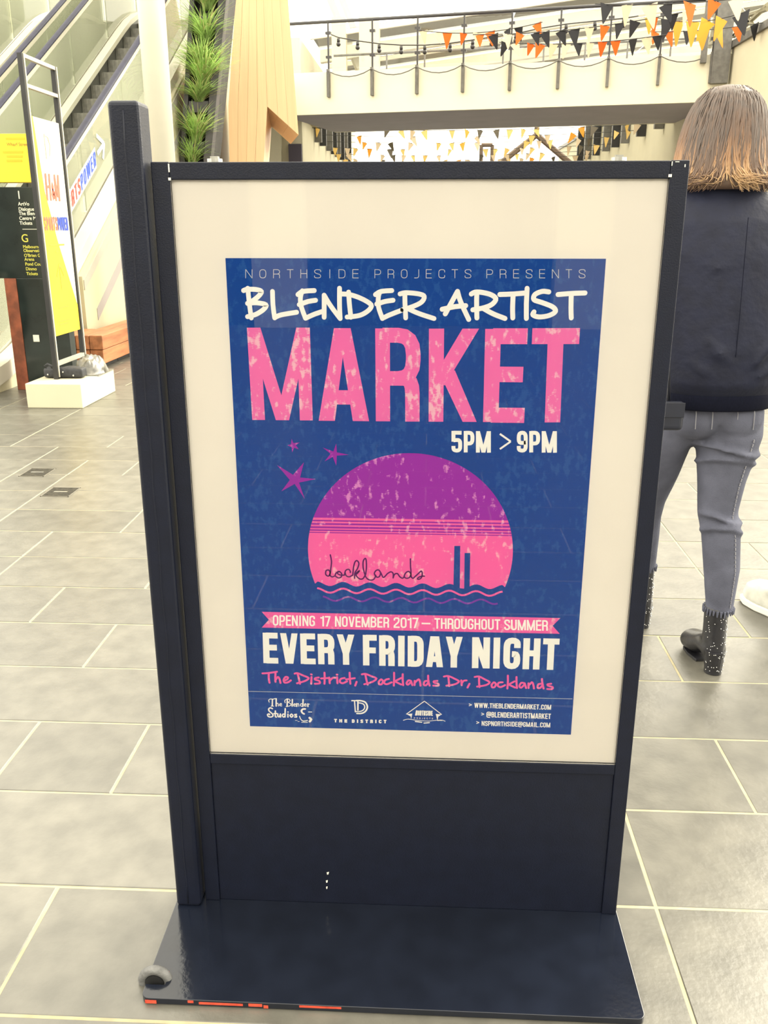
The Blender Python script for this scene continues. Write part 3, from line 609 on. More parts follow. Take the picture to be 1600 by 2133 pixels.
'studio_logo': """r1.45:-2613 4636 -2620 4654 -2623 4676 -2609 4692 -2587 4703 -2563 4703 -2539 4700 -2516 4707 -2499 4715
r1.45:-2581 4553 -2533 4554
r1.45:-2484 4600 -2471 4611 -2456 4619 -2448 4609 -2445 4592 -2445 4573 -2446 4557
r1.45:-2421 4589 -2401 4590 -2382 4594 -2383 4606 -2393 4616 -2405 4613 -2417 4602 -2421 4584 -2418 4566 -2398 4563 -2379 4563
r1.44:-2313 4631 -2319 4651 -2320 4675 -2303 4697 -2279 4712 -2254 4713 -2232 4704 -2221 4688 -2221 4669 -2243 4656 -2265 4646
r1.44:-2265 4642 -2238 4632 -2211 4617 -2207 4594 -2220 4572 -2261 4559 -2300 4552
r1.44:-2157 4587 -2138 4591 -2121 4597 -2123 4610 -2132 4619 -2145 4613 -2155 4600 -2156 4582 -2150 4565 -2134 4563 -2118 4566
r1.44:-2097 4602 -2082 4615 -2065 4621 -2060 4593 -2059 4563
r1.44:-1987 4605 -1999 4616 -2014 4622 -2025 4609 -2031 4591 -2024 4575 -2012 4565 -1998 4570 -1988 4579
r1.44:-1956 4593 -1937 4596 -1920 4603 -1922 4615 -1931 4625 -1944 4619 -1955 4606 -1955 4586 -1948 4569 -1932 4570 -1917 4576
r1.44:-1888 4604 -1857 4618
r2.62:-2551 4695 -2559 4558
r2.62:-2480 4711 -2486 4556
r2.61:-2271 4712 -2280 4557
r2.61:-2177 4702 -2185 4564
r2.62:-2097 4620 -2098 4562
r2.61:-1976 4707 -1984 4565
r2.61:-1888 4621 -1889 4564
r2.63:-2559 4500 -2576 4510 -2598 4517 -2617 4507 -2631 4489 -2631 4469 -2621 4445 -2594 4419 -2567 4393 -2554 4369 -2553 4349 -2569 4331 -2594 4321 -2621 4322 -2645 4333 -2655 4353 -2655 4373 -2642 4383 -2627 4387 -2620 4379 -2616 4369
r2.63:-2505 4453 -2509 4398 -2510 4341 -2500 4325 -2490 4324
r2.63:-2535 4394 -2480 4400
r2.63:-2460 4392 -2463 4368 -2462 4343 -2450 4329 -2435 4330 -2422 4361 -2412 4393
r2.63:-2412 4393 -2411 4326
r2.62:-2317 4507 -2328 4329
r2.63:-2328 4387 -2343 4391 -2361 4390 -2373 4374 -2378 4354 -2369 4337 -2355 4328 -2341 4335 -2329 4346
r2.63:-2270 4393 -2272 4330
r2.63:-2268 4437 -2266 4436
r2.63:-2202 4395 -2219 4381 -2231 4363 -2221 4342 -2205 4330 -2187 4343 -2176 4364 -2187 4382 -2202 4395
r2.63:-2108 4393 -2124 4391 -2139 4388 -2141 4379 -2136 4370 -2122 4364 -2109 4357 -2107 4344 -2113 4333 -2129 4333 -2145 4336
r3.43:-1942 4511 -1962 4512 -1986 4508 -2004 4490 -2014 4467 -2007 4444 -1992 4423 -1977 4412 -1965 4406
r1.54:-1881 4449 -1821 4450
r1.81:-2053 4354 -2045 4326 -2031 4292 -2012 4268 -1985 4253 -1942 4259 -1905 4269
r4.53:-1864 4324 -1849 4312 -1837 4294 -1848 4269 -1862 4248
r1.36:-2017 4226 -1906 4229
r0.91:-2135 4263 -2096 4264
r0.91:-2088 4241 -2057 4242""",
'district_logo': """b2.29:-1402 4306 -1349 4305
b2.29:-1377 4243 -1375 4316
b2.29:-1296 4244 -1295 4315
b2.29:-1263 4244 -1262 4315
b2.29:-1296 4281 -1262 4281
b2.29:-1198 4244 -1197 4314
b2.29:-1197 4304 -1158 4303
b2.29:-1197 4280 -1161 4280
b2.29:-1197 4254 -1158 4254
b2.36:-1059 4243 -1058 4316
b2.36:-1058 4306 -1043 4306 -1037 4305 -1032 4300 -1029 4293 -1028 4282 -1029 4278 -1030 4268 -1032 4260 -1037 4256 -1044 4254 -1058 4254
b2.36:-964 4245 -963 4318
b2.36:-869 4297 -868 4303 -869 4305 -872 4307 -877 4308 -883 4308 -883 4308 -890 4307 -894 4305 -897 4302 -898 4298 -898 4298 -897 4293 -895 4289 -890 4285 -883 4282 -883 4282 -877 4279 -872 4275 -870 4271 -869 4266 -869 4266 -870 4262 -873 4259 -877 4257 -884 4256 -884 4256 -890 4257 -895 4258 -898 4259 -898 4262 -898 4267
b2.36:-817 4309 -766 4310
b2.36:-792 4247 -791 4320
b2.36:-715 4247 -714 4321
b2.36:-714 4310 -700 4311 -693 4310 -688 4307 -686 4303 -685 4297 -685 4297 -686 4290 -688 4286 -693 4283 -700 4282 -714 4282
b2.36:-702 4282 -694 4282 -690 4282 -688 4279 -686 4275 -686 4269 -686 4269 -686 4263 -686 4258 -686 4254 -686 4251 -686 4248
b2.36:-620 4249 -620 4323
b2.36:-525 4299 -525 4306 -526 4309 -529 4311 -533 4312 -540 4313 -540 4313 -546 4311 -551 4307 -554 4299 -555 4288 -555 4284 -554 4274 -551 4266 -546 4262 -540 4260 -540 4260 -533 4261 -529 4262 -526 4265 -525 4268 -525 4275
b2.36:-473 4314 -423 4314
b2.36:-448 4251 -448 4325
r2.33:-1065 4711 -982 4714
r2.33:-1015 4693 -1002 4477
r3.04:-982 4714 -958 4715 -924 4716 -891 4713 -862 4706 -834 4696 -811 4679 -794 4653 -782 4621 -777 4589 -782 4555 -795 4522 -813 4494 -834 4474 -859 4459 -886 4449 -917 4444 -950 4444 -973 4445
r2.86:-953 4711 -955 4518
r2.16:-1002 4484 -976 4484 -940 4485 -907 4490 -884 4499 -864 4511 -849 4526 -837 4544 -829 4564 -827 4584 -829 4604 -836 4624 -848 4641 -865 4652 -886 4659 -906 4664 -923 4666 -939 4666 -949 4666""",
'house_logo': """r1.43:-49 4458 280 4738
r1.42:280 4738 602 4469
p0:-49 4458 59 4471 39 4354 28 4411
p0:602 4469 494 4477 528 4335 541 4418
r1.16:-106 4325 -84 4334 -52 4346 -12 4352 34 4349 88 4340 148 4332 216 4327 291 4322 366 4322 443 4332 520 4346 583 4353 625 4348 652 4336 670 4328
r2.15:119 4307 236 4293
r2.15:279 4277 378 4289
r2.14:532 4340 612 4346
b1.9:119 4433 137 4541
b1.9:136 4434 153 4540
p0:128 4541 147 4540 146 4434 126 4433
b1.9:169 4443 166 4444 164 4446 163 4451 164 4458 172 4516 174 4523 176 4528 178 4530 182 4531 182 4531 185 4530 186 4528 187 4523 187 4516 179 4458 178 4451 175 4447 173 4444 169 4443 169 4443
b1.9:200 4434 212 4540
b1.9:211 4531 219 4531 222 4530 224 4527 224 4522 224 4516 222 4499 221 4492 219 4488 217 4485 213 4484 206 4484
b1.9:211 4484 215 4484 217 4483 218 4481 219 4477 218 4472 217 4457 216 4451 215 4447 215 4443 215 4440 214 4434
b1.9:239 4531 270 4531
b1.9:246 4435 255 4540
b1.9:277 4435 284 4539
b1.9:293 4435 298 4539
b1.9:281 4489 296 4489
b1.9:334 4508 335 4519 334 4524 333 4527 331 4530 328 4530 328 4530 324 4529 322 4527 321 4522 320 4515 320 4510 320 4503 321 4497 323 4492 326 4487 326 4487 329 4483 331 4477 333 4471 333 4464 333 4459 332 4452 331 4448 328 4445 325 4444 325 4444 321 4445 319 4447 318 4450 317 4455 318 4466
b1.9:355 4436 357 4539
b1.9:378 4436 378 4538
b1.9:378 4530 385 4530 388 4529 391 4526 392 4522 393 4515 393 4459 393 4453 391 4448 389 4445 386 4444 378 4444
b1.9:418 4436 415 4538
b1.9:415 4530 435 4530
b1.9:416 4489 435 4489
b1.9:417 4445 439 4445
b0.39:94 4360 94 4392
b0.39:94 4390 103 4390 108 4389 111 4388 112 4385 113 4382 113 4382 112 4378 111 4376 108 4374 104 4374 94 4373
b0.39:143 4360 142 4392
b0.39:142 4390 152 4390 156 4390 159 4388 161 4386 161 4383 161 4383 161 4380 159 4377 156 4376 152 4375 143 4375
b0.39:151 4375 156 4375 158 4375 160 4374 161 4372 161 4369 161 4369 161 4367 161 4365 161 4363 161 4362 161 4360
b0.39:201 4362 196 4363 193 4365 192 4368 191 4372 191 4380 191 4385 193 4388 196 4390 200 4391 200 4391 204 4390 207 4388 209 4385 210 4380 210 4372 209 4368 208 4365 205 4363 201 4362 201 4362
b0.39:252 4393 253 4369 252 4366 251 4364 249 4363 246 4362 238 4362
b0.39:282 4361 282 4393
b0.39:282 4391 300 4391
b0.39:282 4377 299 4377
b0.39:282 4362 301 4362
b0.39:347 4382 347 4387 346 4389 345 4390 342 4391 337 4391 337 4391 333 4391 330 4389 329 4385 328 4381 328 4373 329 4368 331 4365 334 4363 338 4362 338 4362 342 4363 345 4364 347 4365 347 4367 347 4372
b0.39:374 4392 396 4392
b0.39:386 4361 385 4393
b0.39:443 4384 443 4388 442 4390 440 4391 437 4392 433 4392 433 4392 429 4391 426 4390 424 4388 424 4386 424 4386 424 4383 426 4381 429 4379 433 4377 433 4377 438 4376 441 4374 442 4371 443 4369 443 4369 442 4366 441 4364 438 4363 434 4363 434 4363 429 4363 426 4364 425 4365 424 4367 424 4371""",
'contact_lettering': """p0:1200 4729 1215 4729 1233 4627 1216 4627
p0:1216 4627 1233 4627 1247 4729 1230 4729
p0:1230 4729 1247 4729 1267 4627 1250 4627
p0:1250 4627 1267 4627 1277 4729 1262 4729
p0:1285 4729 1299 4729 1317 4627 1301 4627
p0:1301 4627 1317 4627 1331 4729 1315 4729
p0:1315 4729 1331 4729 1351 4627 1335 4627
p0:1335 4627 1351 4627 1362 4729 1347 4729
p0:1369 4729 1384 4729 1402 4627 1385 4627
p0:1385 4627 1402 4627 1416 4729 1399 4729
p0:1399 4729 1416 4729 1436 4627 1419 4627
p0:1419 4627 1436 4627 1446 4729 1432 4729
b1.63:1467 4627 1466 4643
b1.63:1483 4721 1530 4721
b1.63:1508 4627 1506 4729
b1.63:1548 4627 1545 4729
b1.63:1581 4627 1579 4729
b1.63:1546 4680 1580 4680
b1.63:1605 4626 1603 4729
b1.63:1603 4721 1639 4721
b1.63:1604 4680 1637 4680
b1.63:1605 4634 1641 4634
b1.63:1657 4626 1655 4728
b1.63:1655 4721 1671 4721 1678 4720 1683 4716 1687 4710 1688 4701 1688 4701 1687 4692 1684 4686 1679 4682 1672 4680 1656 4681
b1.63:1656 4681 1673 4680 1680 4679 1685 4675 1688 4669 1690 4660 1690 4654 1689 4645 1686 4639 1681 4635 1673 4634 1657 4634
b1.63:1714 4626 1712 4728
b1.63:1714 4634 1749 4634
b1.63:1765 4626 1763 4728
b1.63:1763 4721 1800 4721
b1.63:1764 4679 1797 4679
b1.63:1765 4634 1801 4634
b1.63:1817 4626 1815 4728
b1.63:1853 4626 1851 4728
p0:1807 4728 1824 4728 1861 4626 1844 4626
b1.63:1877 4626 1875 4728
b1.63:1875 4721 1892 4720 1899 4719 1905 4715 1908 4709 1909 4700 1910 4654 1909 4645 1906 4639 1900 4635 1893 4633 1877 4634
b1.63:1934 4626 1932 4728
b1.63:1933 4720 1969 4720
b1.63:1933 4679 1967 4679
b1.63:1934 4633 1970 4633
b1.63:1986 4626 1985 4728
b1.63:1985 4720 2001 4720 2009 4719 2014 4715 2017 4709 2018 4700 2018 4694 2018 4685 2014 4679 2009 4675 2002 4674 1985 4674
b1.63:2000 4674 2009 4674 2013 4673 2015 4670 2017 4664 2018 4657 2018 4652 2018 4645 2018 4639 2018 4634 2018 4631 2018 4626
b1.63:2043 4626 2042 4728
b1.63:2096 4626 2095 4728
p0:2034 4728 2050 4728 2078 4626 2061 4626
p0:2087 4728 2103 4728 2078 4626 2061 4626
p0:2112 4626 2128 4626 2143 4728 2127 4728
p0:2149 4625 2165 4625 2149 4727 2132 4728
b1.63:2123 4652 2153 4652
b1.63:2181 4625 2180 4727
b1.63:2180 4720 2197 4720 2204 4719 2209 4715 2213 4708 2214 4699 2214 4694 2213 4685 2210 4678 2204 4675 2197 4673 2180 4673
b1.63:2195 4673 2204 4673 2208 4672 2211 4669 2212 4664 2213 4657 2213 4652 2213 4644 2213 4638 2213 4634 2213 4630 2213 4625
b1.63:2238 4625 2237 4727
p0:2230 4666 2247 4666 2281 4727 2264 4727
p0:2239 4682 2257 4682 2282 4625 2266 4625
b1.63:2297 4625 2297 4727
b1.63:2297 4720 2334 4720
b1.63:2297 4678 2331 4678
b1.63:2297 4633 2334 4633
b1.63:2341 4720 2388 4719
b1.63:2365 4625 2365 4727
b1.63:2407 4625 2407 4641
b1.63:2466 4692 2466 4706 2465 4712 2462 4716 2457 4719 2449 4719 2449 4719 2442 4718 2437 4714 2434 4708 2433 4699 2433 4653 2434 4644 2437 4638 2442 4634 2449 4632 2449 4632 2457 4633 2462 4636 2465 4640 2466 4646 2466 4660
b1.63:2507 4632 2499 4634 2494 4637 2491 4644 2490 4653 2490 4699 2491 4708 2494 4714 2499 4718 2507 4719 2507 4719 2514 4718 2519 4714 2522 4708 2523 4699 2523 4653 2522 4644 2519 4637 2514 4634 2507 4632 2507 4632
b1.63:2547 4625 2547 4727
b1.63:2600 4625 2601 4727
p0:2539 4727 2556 4727 2582 4625 2565 4625
p0:2592 4727 2609 4727 2582 4625 2565 4625
b1.78:1494 4463 1503 4466 1506 4469 1509 4475 1510 4485 1510 4497 1509 4514 1507 4526 1502 4535 1493 4540 1481 4542 1465 4542 1453 4540 1445 4535 1440 4526 1438 4514 1440 4461 1442 4449 1448 4440 1457 4435 1469 4433 1502 4433
b1.78:1476 4469 1470 4470 1466 4472 1463 4477 1462 4483 1462 4501 1462 4506 1465 4511 1469 4513 1474 4514 1474 4514 1480 4513 1484 4511 1487 4506 1488 4500 1488 4482 1488 4477 1486 4472 1482 4470 1476 4469 1476 4469
b1.78:1535 4435 1532 4547
b1.78:1532 4539 1548 4539 1555 4538 1560 4533 1564 4526 1565 4517 1565 4517 1564 4507 1561 4500 1557 4496 1549 4495 1533 4495
b1.78:1533 4495 1550 4495 1557 4493 1563 4489 1566 4482 1568 4472 1568 4466 1567 4456 1564 4449 1559 4445 1552 4443 1535 4443
b1.78:1594 4435 1590 4547
b1.78:1594 4443 1630 4443
b1.78:1647 4435 1643 4547
b1.78:1643 4539 1681 4538
b1.78:1645 4493 1679 4493
b1.78:1646 4443 1684 4443
b1.78:1700 4435 1697 4546
b1.78:1736 4435 1733 4546
p0:1688 4547 1706 4546 1745 4435 1727 4435
b1.78:1762 4434 1758 4546
b1.78:1759 4538 1775 4538 1783 4536 1788 4532 1791 4525 1793 4515 1794 4465 1794 4455 1791 4448 1786 4444 1778 4443 1762 4443
b1.78:1821 4434 1817 4546
b1.78:1818 4538 1855 4537
b1.78:1819 4492 1853 4492
b1.78:1820 4442 1858 4442
b1.78:1874 4434 1871 4546
b1.78:1871 4537 1888 4537 1895 4536 1901 4532 1904 4525 1905 4515 1906 4509 1905 4499 1902 4492 1897 4488 1890 4486 1873 4486
b1.78:1887 4486 1896 4486 1900 4485 1903 4482 1905 4476 1906 4469 1906 4463 1906 4455 1906 4448 1906 4443 1907 4440 1907 4434
p0:1924 4434 1942 4434 1955 4545 1937 4545
p0:1962 4434 1979 4434 1961 4545 1943 4545
b1.78:1936 4463 1966 4463
b1.78:1996 4434 1993 4545
b1.78:1993 4537 2010 4537 2017 4535 2022 4531 2026 4524 2027 4514 2027 4508 2027 4498 2024 4491 2018 4487 2011 4486 1994 4486
b1.78:2009 4486 2018 4486 2022 4485 2025 4481 2026 4476 2027 4468 2027 4463 2028 4454 2028 4448 2028 4443 2028 4439 2028 4434
b1.78:2043 4536 2092 4536
b1.78:2070 4433 2067 4544
b1.78:2115 4433 2112 4544
b1.78:2176 4511 2175 4523 2174 4529 2171 4533 2166 4535 2158 4536 2158 4536 2151 4535 2146 4531 2143 4525 2142 4517 2142 4517 2143 4508 2147 4500 2152 4494 2160 4489 2160 4489 2167 4483 2172 4477 2176 4469 2177 4460 2177 4460 2176 4452 2173 4446 2168 4443 2161 4441 2161 4441 2153 4442 2148 4445 2145 4448 2144 4454 2143 4466
b1.78:2192 4536 2240 4535
b1.78:2219 4433 2216 4544
b1.78:2259 4433 2257 4543
b1.78:2313 4433 2311 4543
p0:2248 4543 2266 4543 2296 4433 2277 4433
p0:2302 4543 2320 4543 2296 4433 2277 4433
p0:2330 4433 2347 4433 2361 4543 2343 4543
p0:2368 4433 2385 4432 2367 4543 2349 4543
b1.78:2341 4461 2372 4461
b1.78:2401 4432 2399 4543
b1.78:2399 4535 2416 4534 2423 4533 2429 4529 2432 4522 2433 4512 2433 4506 2432 4496 2429 4490 2424 4486 2417 4484 2400 4484
b1.78:2414 4484 2424 4484 2428 4483 2430 4480 2432 4474 2433 4466 2433 4461 2433 4453 2433 4446 2434 4441 2434 4438 2434 4432
b1.78:2460 4432 2458 4542
p0:2451 4476 2469 4476 2503 4542 2484 4542
p0:2460 4494 2480 4494 2505 4432 2488 4432
b1.78:2522 4432 2519 4542
b1.78:2520 4534 2557 4534
b1.78:2521 4489 2555 4489
b1.78:2522 4440 2559 4440
b1.78:2565 4534 2613 4533
b1.78:2591 4432 2589 4542
b1.6:1358 4253 1355 4354
b1.6:1395 4253 1392 4354
p0:1347 4354 1363 4354 1403 4253 1387 4253
b1.6:1451 4323 1451 4335 1450 4340 1446 4343 1441 4345 1433 4346 1433 4346 1426 4345 1420 4342 1417 4336 1416 4329 1416 4329 1418 4321 1421 4314 1427 4308 1435 4303 1435 4303 1442 4299 1448 4293 1452 4286 1453 4278 1453 4278 1452 4270 1449 4264 1444 4261 1436 4260 1436 4260 1428 4261 1423 4263 1420 4266 1418 4271 1418 4283
b1.6:1477 4253 1474 4354
b1.6:1474 4346 1492 4346 1499 4345 1505 4341 1508 4335 1510 4326 1510 4315 1509 4306 1506 4300 1501 4296 1493 4295 1476 4295
b1.6:1536 4253 1532 4354
b1.6:1573 4253 1570 4353
p0:1524 4354 1541 4354 1581 4253 1564 4253
b1.6:1614 4260 1606 4262 1600 4265 1597 4272 1596 4280 1594 4326 1595 4335 1598 4341 1604 4345 1611 4346 1611 4346 1619 4345 1624 4341 1628 4335 1629 4326 1630 4280 1630 4272 1627 4265 1621 4262 1614 4260 1614 4260
b1.6:1655 4253 1652 4353
b1.6:1652 4346 1670 4346 1677 4345 1683 4341 1686 4335 1688 4326 1688 4320 1687 4311 1684 4305 1678 4301 1671 4300 1653 4300
b1.6:1668 4300 1678 4300 1682 4299 1685 4296 1687 4291 1688 4284 1688 4279 1688 4272 1688 4266 1688 4261 1688 4258 1689 4253
b1.6:1703 4346 1751 4346
b1.6:1729 4253 1727 4353
b1.6:1769 4253 1766 4353
b1.6:1804 4253 1801 4353
b1.6:1768 4305 1802 4305
b1.6:1860 4323 1860 4335 1859 4340 1855 4343 1850 4345 1842 4346 1842 4346 1835 4345 1829 4342 1826 4336 1825 4329 1825 4329 1827 4320 1830 4314 1836 4308 1843 4303 1843 4303 1851 4299 1857 4293 1860 4286 1862 4278 1862 4278 1861 4270 1858 4265 1852 4262 1845 4261 1845 4261 1837 4261 1831 4263 1828 4267 1827 4272 1827 4283
b1.6:1890 4253 1888 4353
b1.6:1919 4253 1916 4353
b1.6:1916 4346 1934 4346 1941 4345 1947 4341 1950 4335 1952 4326 1953 4281 1952 4272 1949 4266 1944 4262 1936 4261 1919 4261
b1.6:1977 4253 1975 4353
b1.6:1975 4346 2013 4346
b1.6:1976 4305 2010 4305
b1.6:1977 4261 2015 4261
b1.6:2082 4278 2090 4281 2094 4284 2097 4289 2098 4297 2098 4308 2098 4323 2096 4334 2091 4342 2083 4347 2072 4348 2052 4348 2041 4347 2033 4342 2029 4334 2027 4323 2029 4276 2030 4265 2035 4258 2043 4253 2054 4251 2089 4251
b1.6:2063 4283 2058 4284 2054 4286 2052 4290 2051 4295 2050 4311 2051 4316 2053 4320 2057 4322 2062 4323 2064 4323 2069 4322 2073 4320 2075 4316 2076 4311 2077 4295 2076 4290 2074 4286 2070 4284 2065 4283 2063 4283
b1.6:2155 4321 2155 4333 2154 4339 2150 4343 2145 4345 2137 4346 2137 4346 2130 4344 2124 4341 2121 4335 2120 4326 2121 4281 2122 4272 2126 4266 2131 4262 2139 4261 2139 4261 2147 4262 2152 4266 2155 4272 2156 4281 2156 4281 2155 4290 2153 4296 2151 4300 2147 4301 2138 4301
b1.6:2180 4254 2178 4353
b1.6:2235 4254 2233 4353
p0:2170 4353 2186 4353 2216 4254 2199 4254
p0:2225 4353 2241 4353 2216 4254 2199 4254
p0:2251 4254 2266 4254 2281 4353 2265 4353
p0:2290 4254 2305 4254 2287 4353 2271 4353
b1.6:2262 4279 2293 4280
b1.6:2326 4254 2324 4353
b1.6:2354 4254 2352 4353
b1.6:2354 4261 2390 4261
b1.6:2409 4254 2408 4270
b1.6:2469 4319 2469 4332 2467 4338 2464 4342 2459 4345 2451 4346 2451 4346 2443 4344 2438 4341 2435 4334 2434 4326 2435 4281 2436 4272 2439 4266 2445 4262 2452 4261 2452 4261 2460 4262 2465 4265 2469 4269 2470 4274 2469 4288
b1.6:2511 4261 2503 4262 2498 4266 2494 4272 2493 4281 2492 4326 2493 4334 2496 4341 2502 4344 2509 4345 2509 4345 2517 4344 2523 4341 2526 4334 2527 4326 2528 4281 2527 4272 2524 4266 2518 4263 2511 4261 2511 4261
b1.6:2552 4254 2550 4353
b1.6:2607 4254 2605 4353
p0:2542 4353 2559 4353 2588 4254 2571 4254
p0:2597 4353 2613 4353 2588 4254 2571 4254
b1.3:1101 4707 1154 4684
b1.3:1154 4684 1102 4663
b1.31:1334 4521 1387 4498
b1.31:1387 4498 1335 4476
b1.32:1249 4341 1302 4318
b1.32:1302 4318 1250 4296""",
'unit_sports': """b17:296 700 296 811 289 859 270 894 237 915 190 922 190 922 144 911 111 879 92 826 85 751 85 751 92 671 111 603 144 546 190 500 190 500 237 454 270 397 289 329 296 249 296 249 289 174 270 121 237 89 190 78 190 78 144 85 111 106 92 141 85 189 85 300
b17:533 0 533 1000
b17:533 922 638 922 684 911 717 879 737 825 744 750 744 591 737 516 717 463 684 431 638 420 533 420
b17:1086 78 1040 89 1007 121 987 175 980 250 980 750 987 825 1007 879 1040 911 1086 922 1086 922 1132 911 1165 879 1185 825 1191 750 1191 250 1185 175 1165 121 1132 89 1086 78 1086 78
b17:1428 0 1428 1000
b17:1428 922 1533 922 1579 911 1612 879 1632 825 1639 750 1639 641 1632 566 1612 513 1579 481 1533 470 1428 470
b17:1514 470 1572 470 1597 461 1614 436 1625 393 1629 333 1629 237 1629 174 1629 122 1629 80 1629 50 1629 0
b17:1790 922 2152 922
b17:1971 0 1971 1000
b17:2515 700 2515 811 2508 859 2489 894 2456 915 2410 922 2410 922 2363 911 2330 879 2311 826 2304 751 2304 751 2311 671 2330 603 2363 546 2410 500 2410 500 2456 454 2489 397 2508 329 2515 249 2515 249 2508 174 2489 121 2456 89 2410 78 2410 78 2363 85 2330 106 2311 141 2304 189 2304 300""",
'unit_power': """b17:85 0 85 1000
b17:85 922 187 922 232 911 263 880 283 827 289 754 289 588 283 515 263 462 232 431 187 420 85 420
b17:626 78 582 89 550 120 531 173 524 246 524 754 531 827 550 880 582 911 626 922 626 922 671 911 703 880 722 827 728 754 728 246 722 173 703 120 671 89 626 78 626 78
b17:947 1000 1041 0
b17:1041 0 1169 1000
b17:1169 1000 1296 0
b17:1296 0 1391 1000
b17:1609 0 1609 1000
b17:1609 922 1861 922
b17:1609 520 1837 520
b17:1609 78 1861 78
b17:2011 0 2011 1000
b17:2011 922 2113 922 2158 911 2190 880 2209 827 2215 754 2215 638 2209 565 2190 512 2158 481 2113 470 2011 470
b17:2094 470 2150 470 2174 462 2191 436 2202 394 2205 335 2205 235 2205 173 2205 121 2205 80 2205 50 2205 0""",
}
# ------------------------------------------------------------------ palette
black_paint = M('black_powder_coat', (0.004, 0.006, 0.016), 0.45, var=0.1, scale=30, bump=0.10, bscale=420, spec=0.3)
black_gloss = M('black_base_enamel', (0.006, 0.008, 0.015), 0.14, var=0.15, scale=18, bump=0.03, bscale=90, spec=0.5)
red_primer = M('red_primer', (0.55, 0.06, 0.03), 0.6, var=0.3, scale=60)
chip_white = M('bare_chip', (0.75, 0.72, 0.62), 0.6)
board_white = M('white_foam_board', (0.88, 0.83, 0.80), 0.6, var=0.02, scale=5)
steel = M('brushed_steel', (0.42, 0.42, 0.40), 0.35, metal=0.9, var=0.15, scale=40)
wheel_grey = M('grey_rubber_wheel', (0.12, 0.12, 0.12), 0.7, var=0.25, scale=60, bump=0.2, bscale=200)
acrylic = glass('clear_acrylic', (0.98, 0.98, 0.97), 1.32)
navy = worn_print('navy_ink', (0.002, 0.055, 0.32), (0.012, 0.085, 0.36), 0.4)
pink = worn_print('pink_ink', (0.88, 0.165, 0.50), (0.9, 0.50, 0.66), 0.22)
pink_flat = worn_print('rose_ink', (0.93, 0.13, 0.46), (0.93, 0.42, 0.6), 0.08)
purple = worn_print('magenta_ink', (0.34, 0.02, 0.44), (0.72, 0.25, 0.66), 0.06)
violet = worn_print('violet_ink', (0.20, 0.04, 0.45), (0.4, 0.2, 0.5), 0.1)
plum = M('plum_ink', (0.10, 0.008, 0.14), 0.7, spec=0.1)
cream_ink = M('cream_ink', (0.98, 0.97, 0.97), 0.7, spec=0.1)
pale_ink = M('pale_blue_ink', (0.60, 0.64, 0.72), 0.7, spec=0.1)
tile_mat = M('bluestone_tile', (0.084, 0.080, 0.067), 0.37, var=0.2, scale=11, bump=0.08, bscale=70, obj_rand=0.16, detail=8, spec=0.75)
grout_mat = M('cream_grout', (0.30, 0.265, 0.165), 0.85, var=0.1, scale=30)
cream_wall = M('cream_render', (0.54, 0.50, 0.37), 0.8, var=0.03, scale=2)
white_alu = M('white_aluminium', (0.50, 0.48, 0.40), 0.4, var=0.02, scale=4)
grey_soffit = M('grey_soffit_panel', (0.40, 0.37, 0.42), 0.7, var=0.04, scale=1.5)
dark_steel = M('dark_grey_steel', (0.014, 0.014, 0.015), 0.5, var=0.2, scale=12)
mid_steel = M('weathered_grey_steel', (0.11, 0.105, 0.095), 0.5, var=0.2, scale=10)
olive_steel = M('olive_steel', (0.20, 0.18, 0.11), 0.55, var=0.15, scale=6)
clear_glass = glass('balustrade_glass', (0.86, 0.90, 0.82), 1.35, haze=0.20, hcol=(0.66, 0.66, 0.54))
rail_glass = glass('bridge_glass', (0.96, 0.96, 0.94), 1.3)
roof_glass = glass('roof_glass', (0.97, 0.97, 0.95), 1.2)

# ------------------------------------------------------------------ floor of stone tiles
ROW0, ROW, GX0, GX = 1.172, 0.3165, -0.752, 0.3075
TX0, TX1, TY0, TY1 = -3.9, 2.75, ROW0 - ROW, ROW0 + ROW * 24
def brick_floor():
    m = bpy.data.materials.new('bluestone_paving_far'); m.use_nodes = True
    nt = m.node_tree; N = nt.nodes; L = nt.links; b = N['Principled BSDF']; b.inputs['Roughness'].default_value = 0.34; b.inputs['Specular IOR Level'].default_value = 0.85
    tc = N.new('ShaderNodeTexCoord'); br = N.new('ShaderNodeTexBrick')
    L.new(tc.outputs['Object'], br.inputs['Vector'])
    br.inputs['Color1'].default_value = (0.095, 0.09, 0.078, 1); br.inputs['Color2'].default_value = (0.08, 0.076, 0.066, 1); br.inputs['Mortar'].default_value = (0.34, 0.31, 0.22, 1)
    br.inputs['Scale'].default_value = 1; br.inputs['Mortar Size'].default_value = 0.004; br.inputs['Brick Width'].default_value = GX * 2; br.inputs['Row Height'].default_value = ROW
    L.new(br.outputs['Color'], b.inputs['Base Color'])
    return m
far_floor = brick_floor()
fl = MB()
for (x0, x1, y0, y1) in ((-26, TX0, -12, 60), (TX1, 26, -12, 60), (TX0, TX1, -12, TY0), (TX0, TX1, TY1, 60)):
    fl.box(x0, x1, y0, y1, -0.15, 0.0)
floor = tag(fl.build('floor', far_floor), 'grey stone paving of the covered mall floor', kind='structure')
gb = MB(); gb.box(TX0, TX1, TY0, TY1, -0.15, -0.0018)
gb.build('grout_bed', grout_mat, floor)
tile_meshes = {}
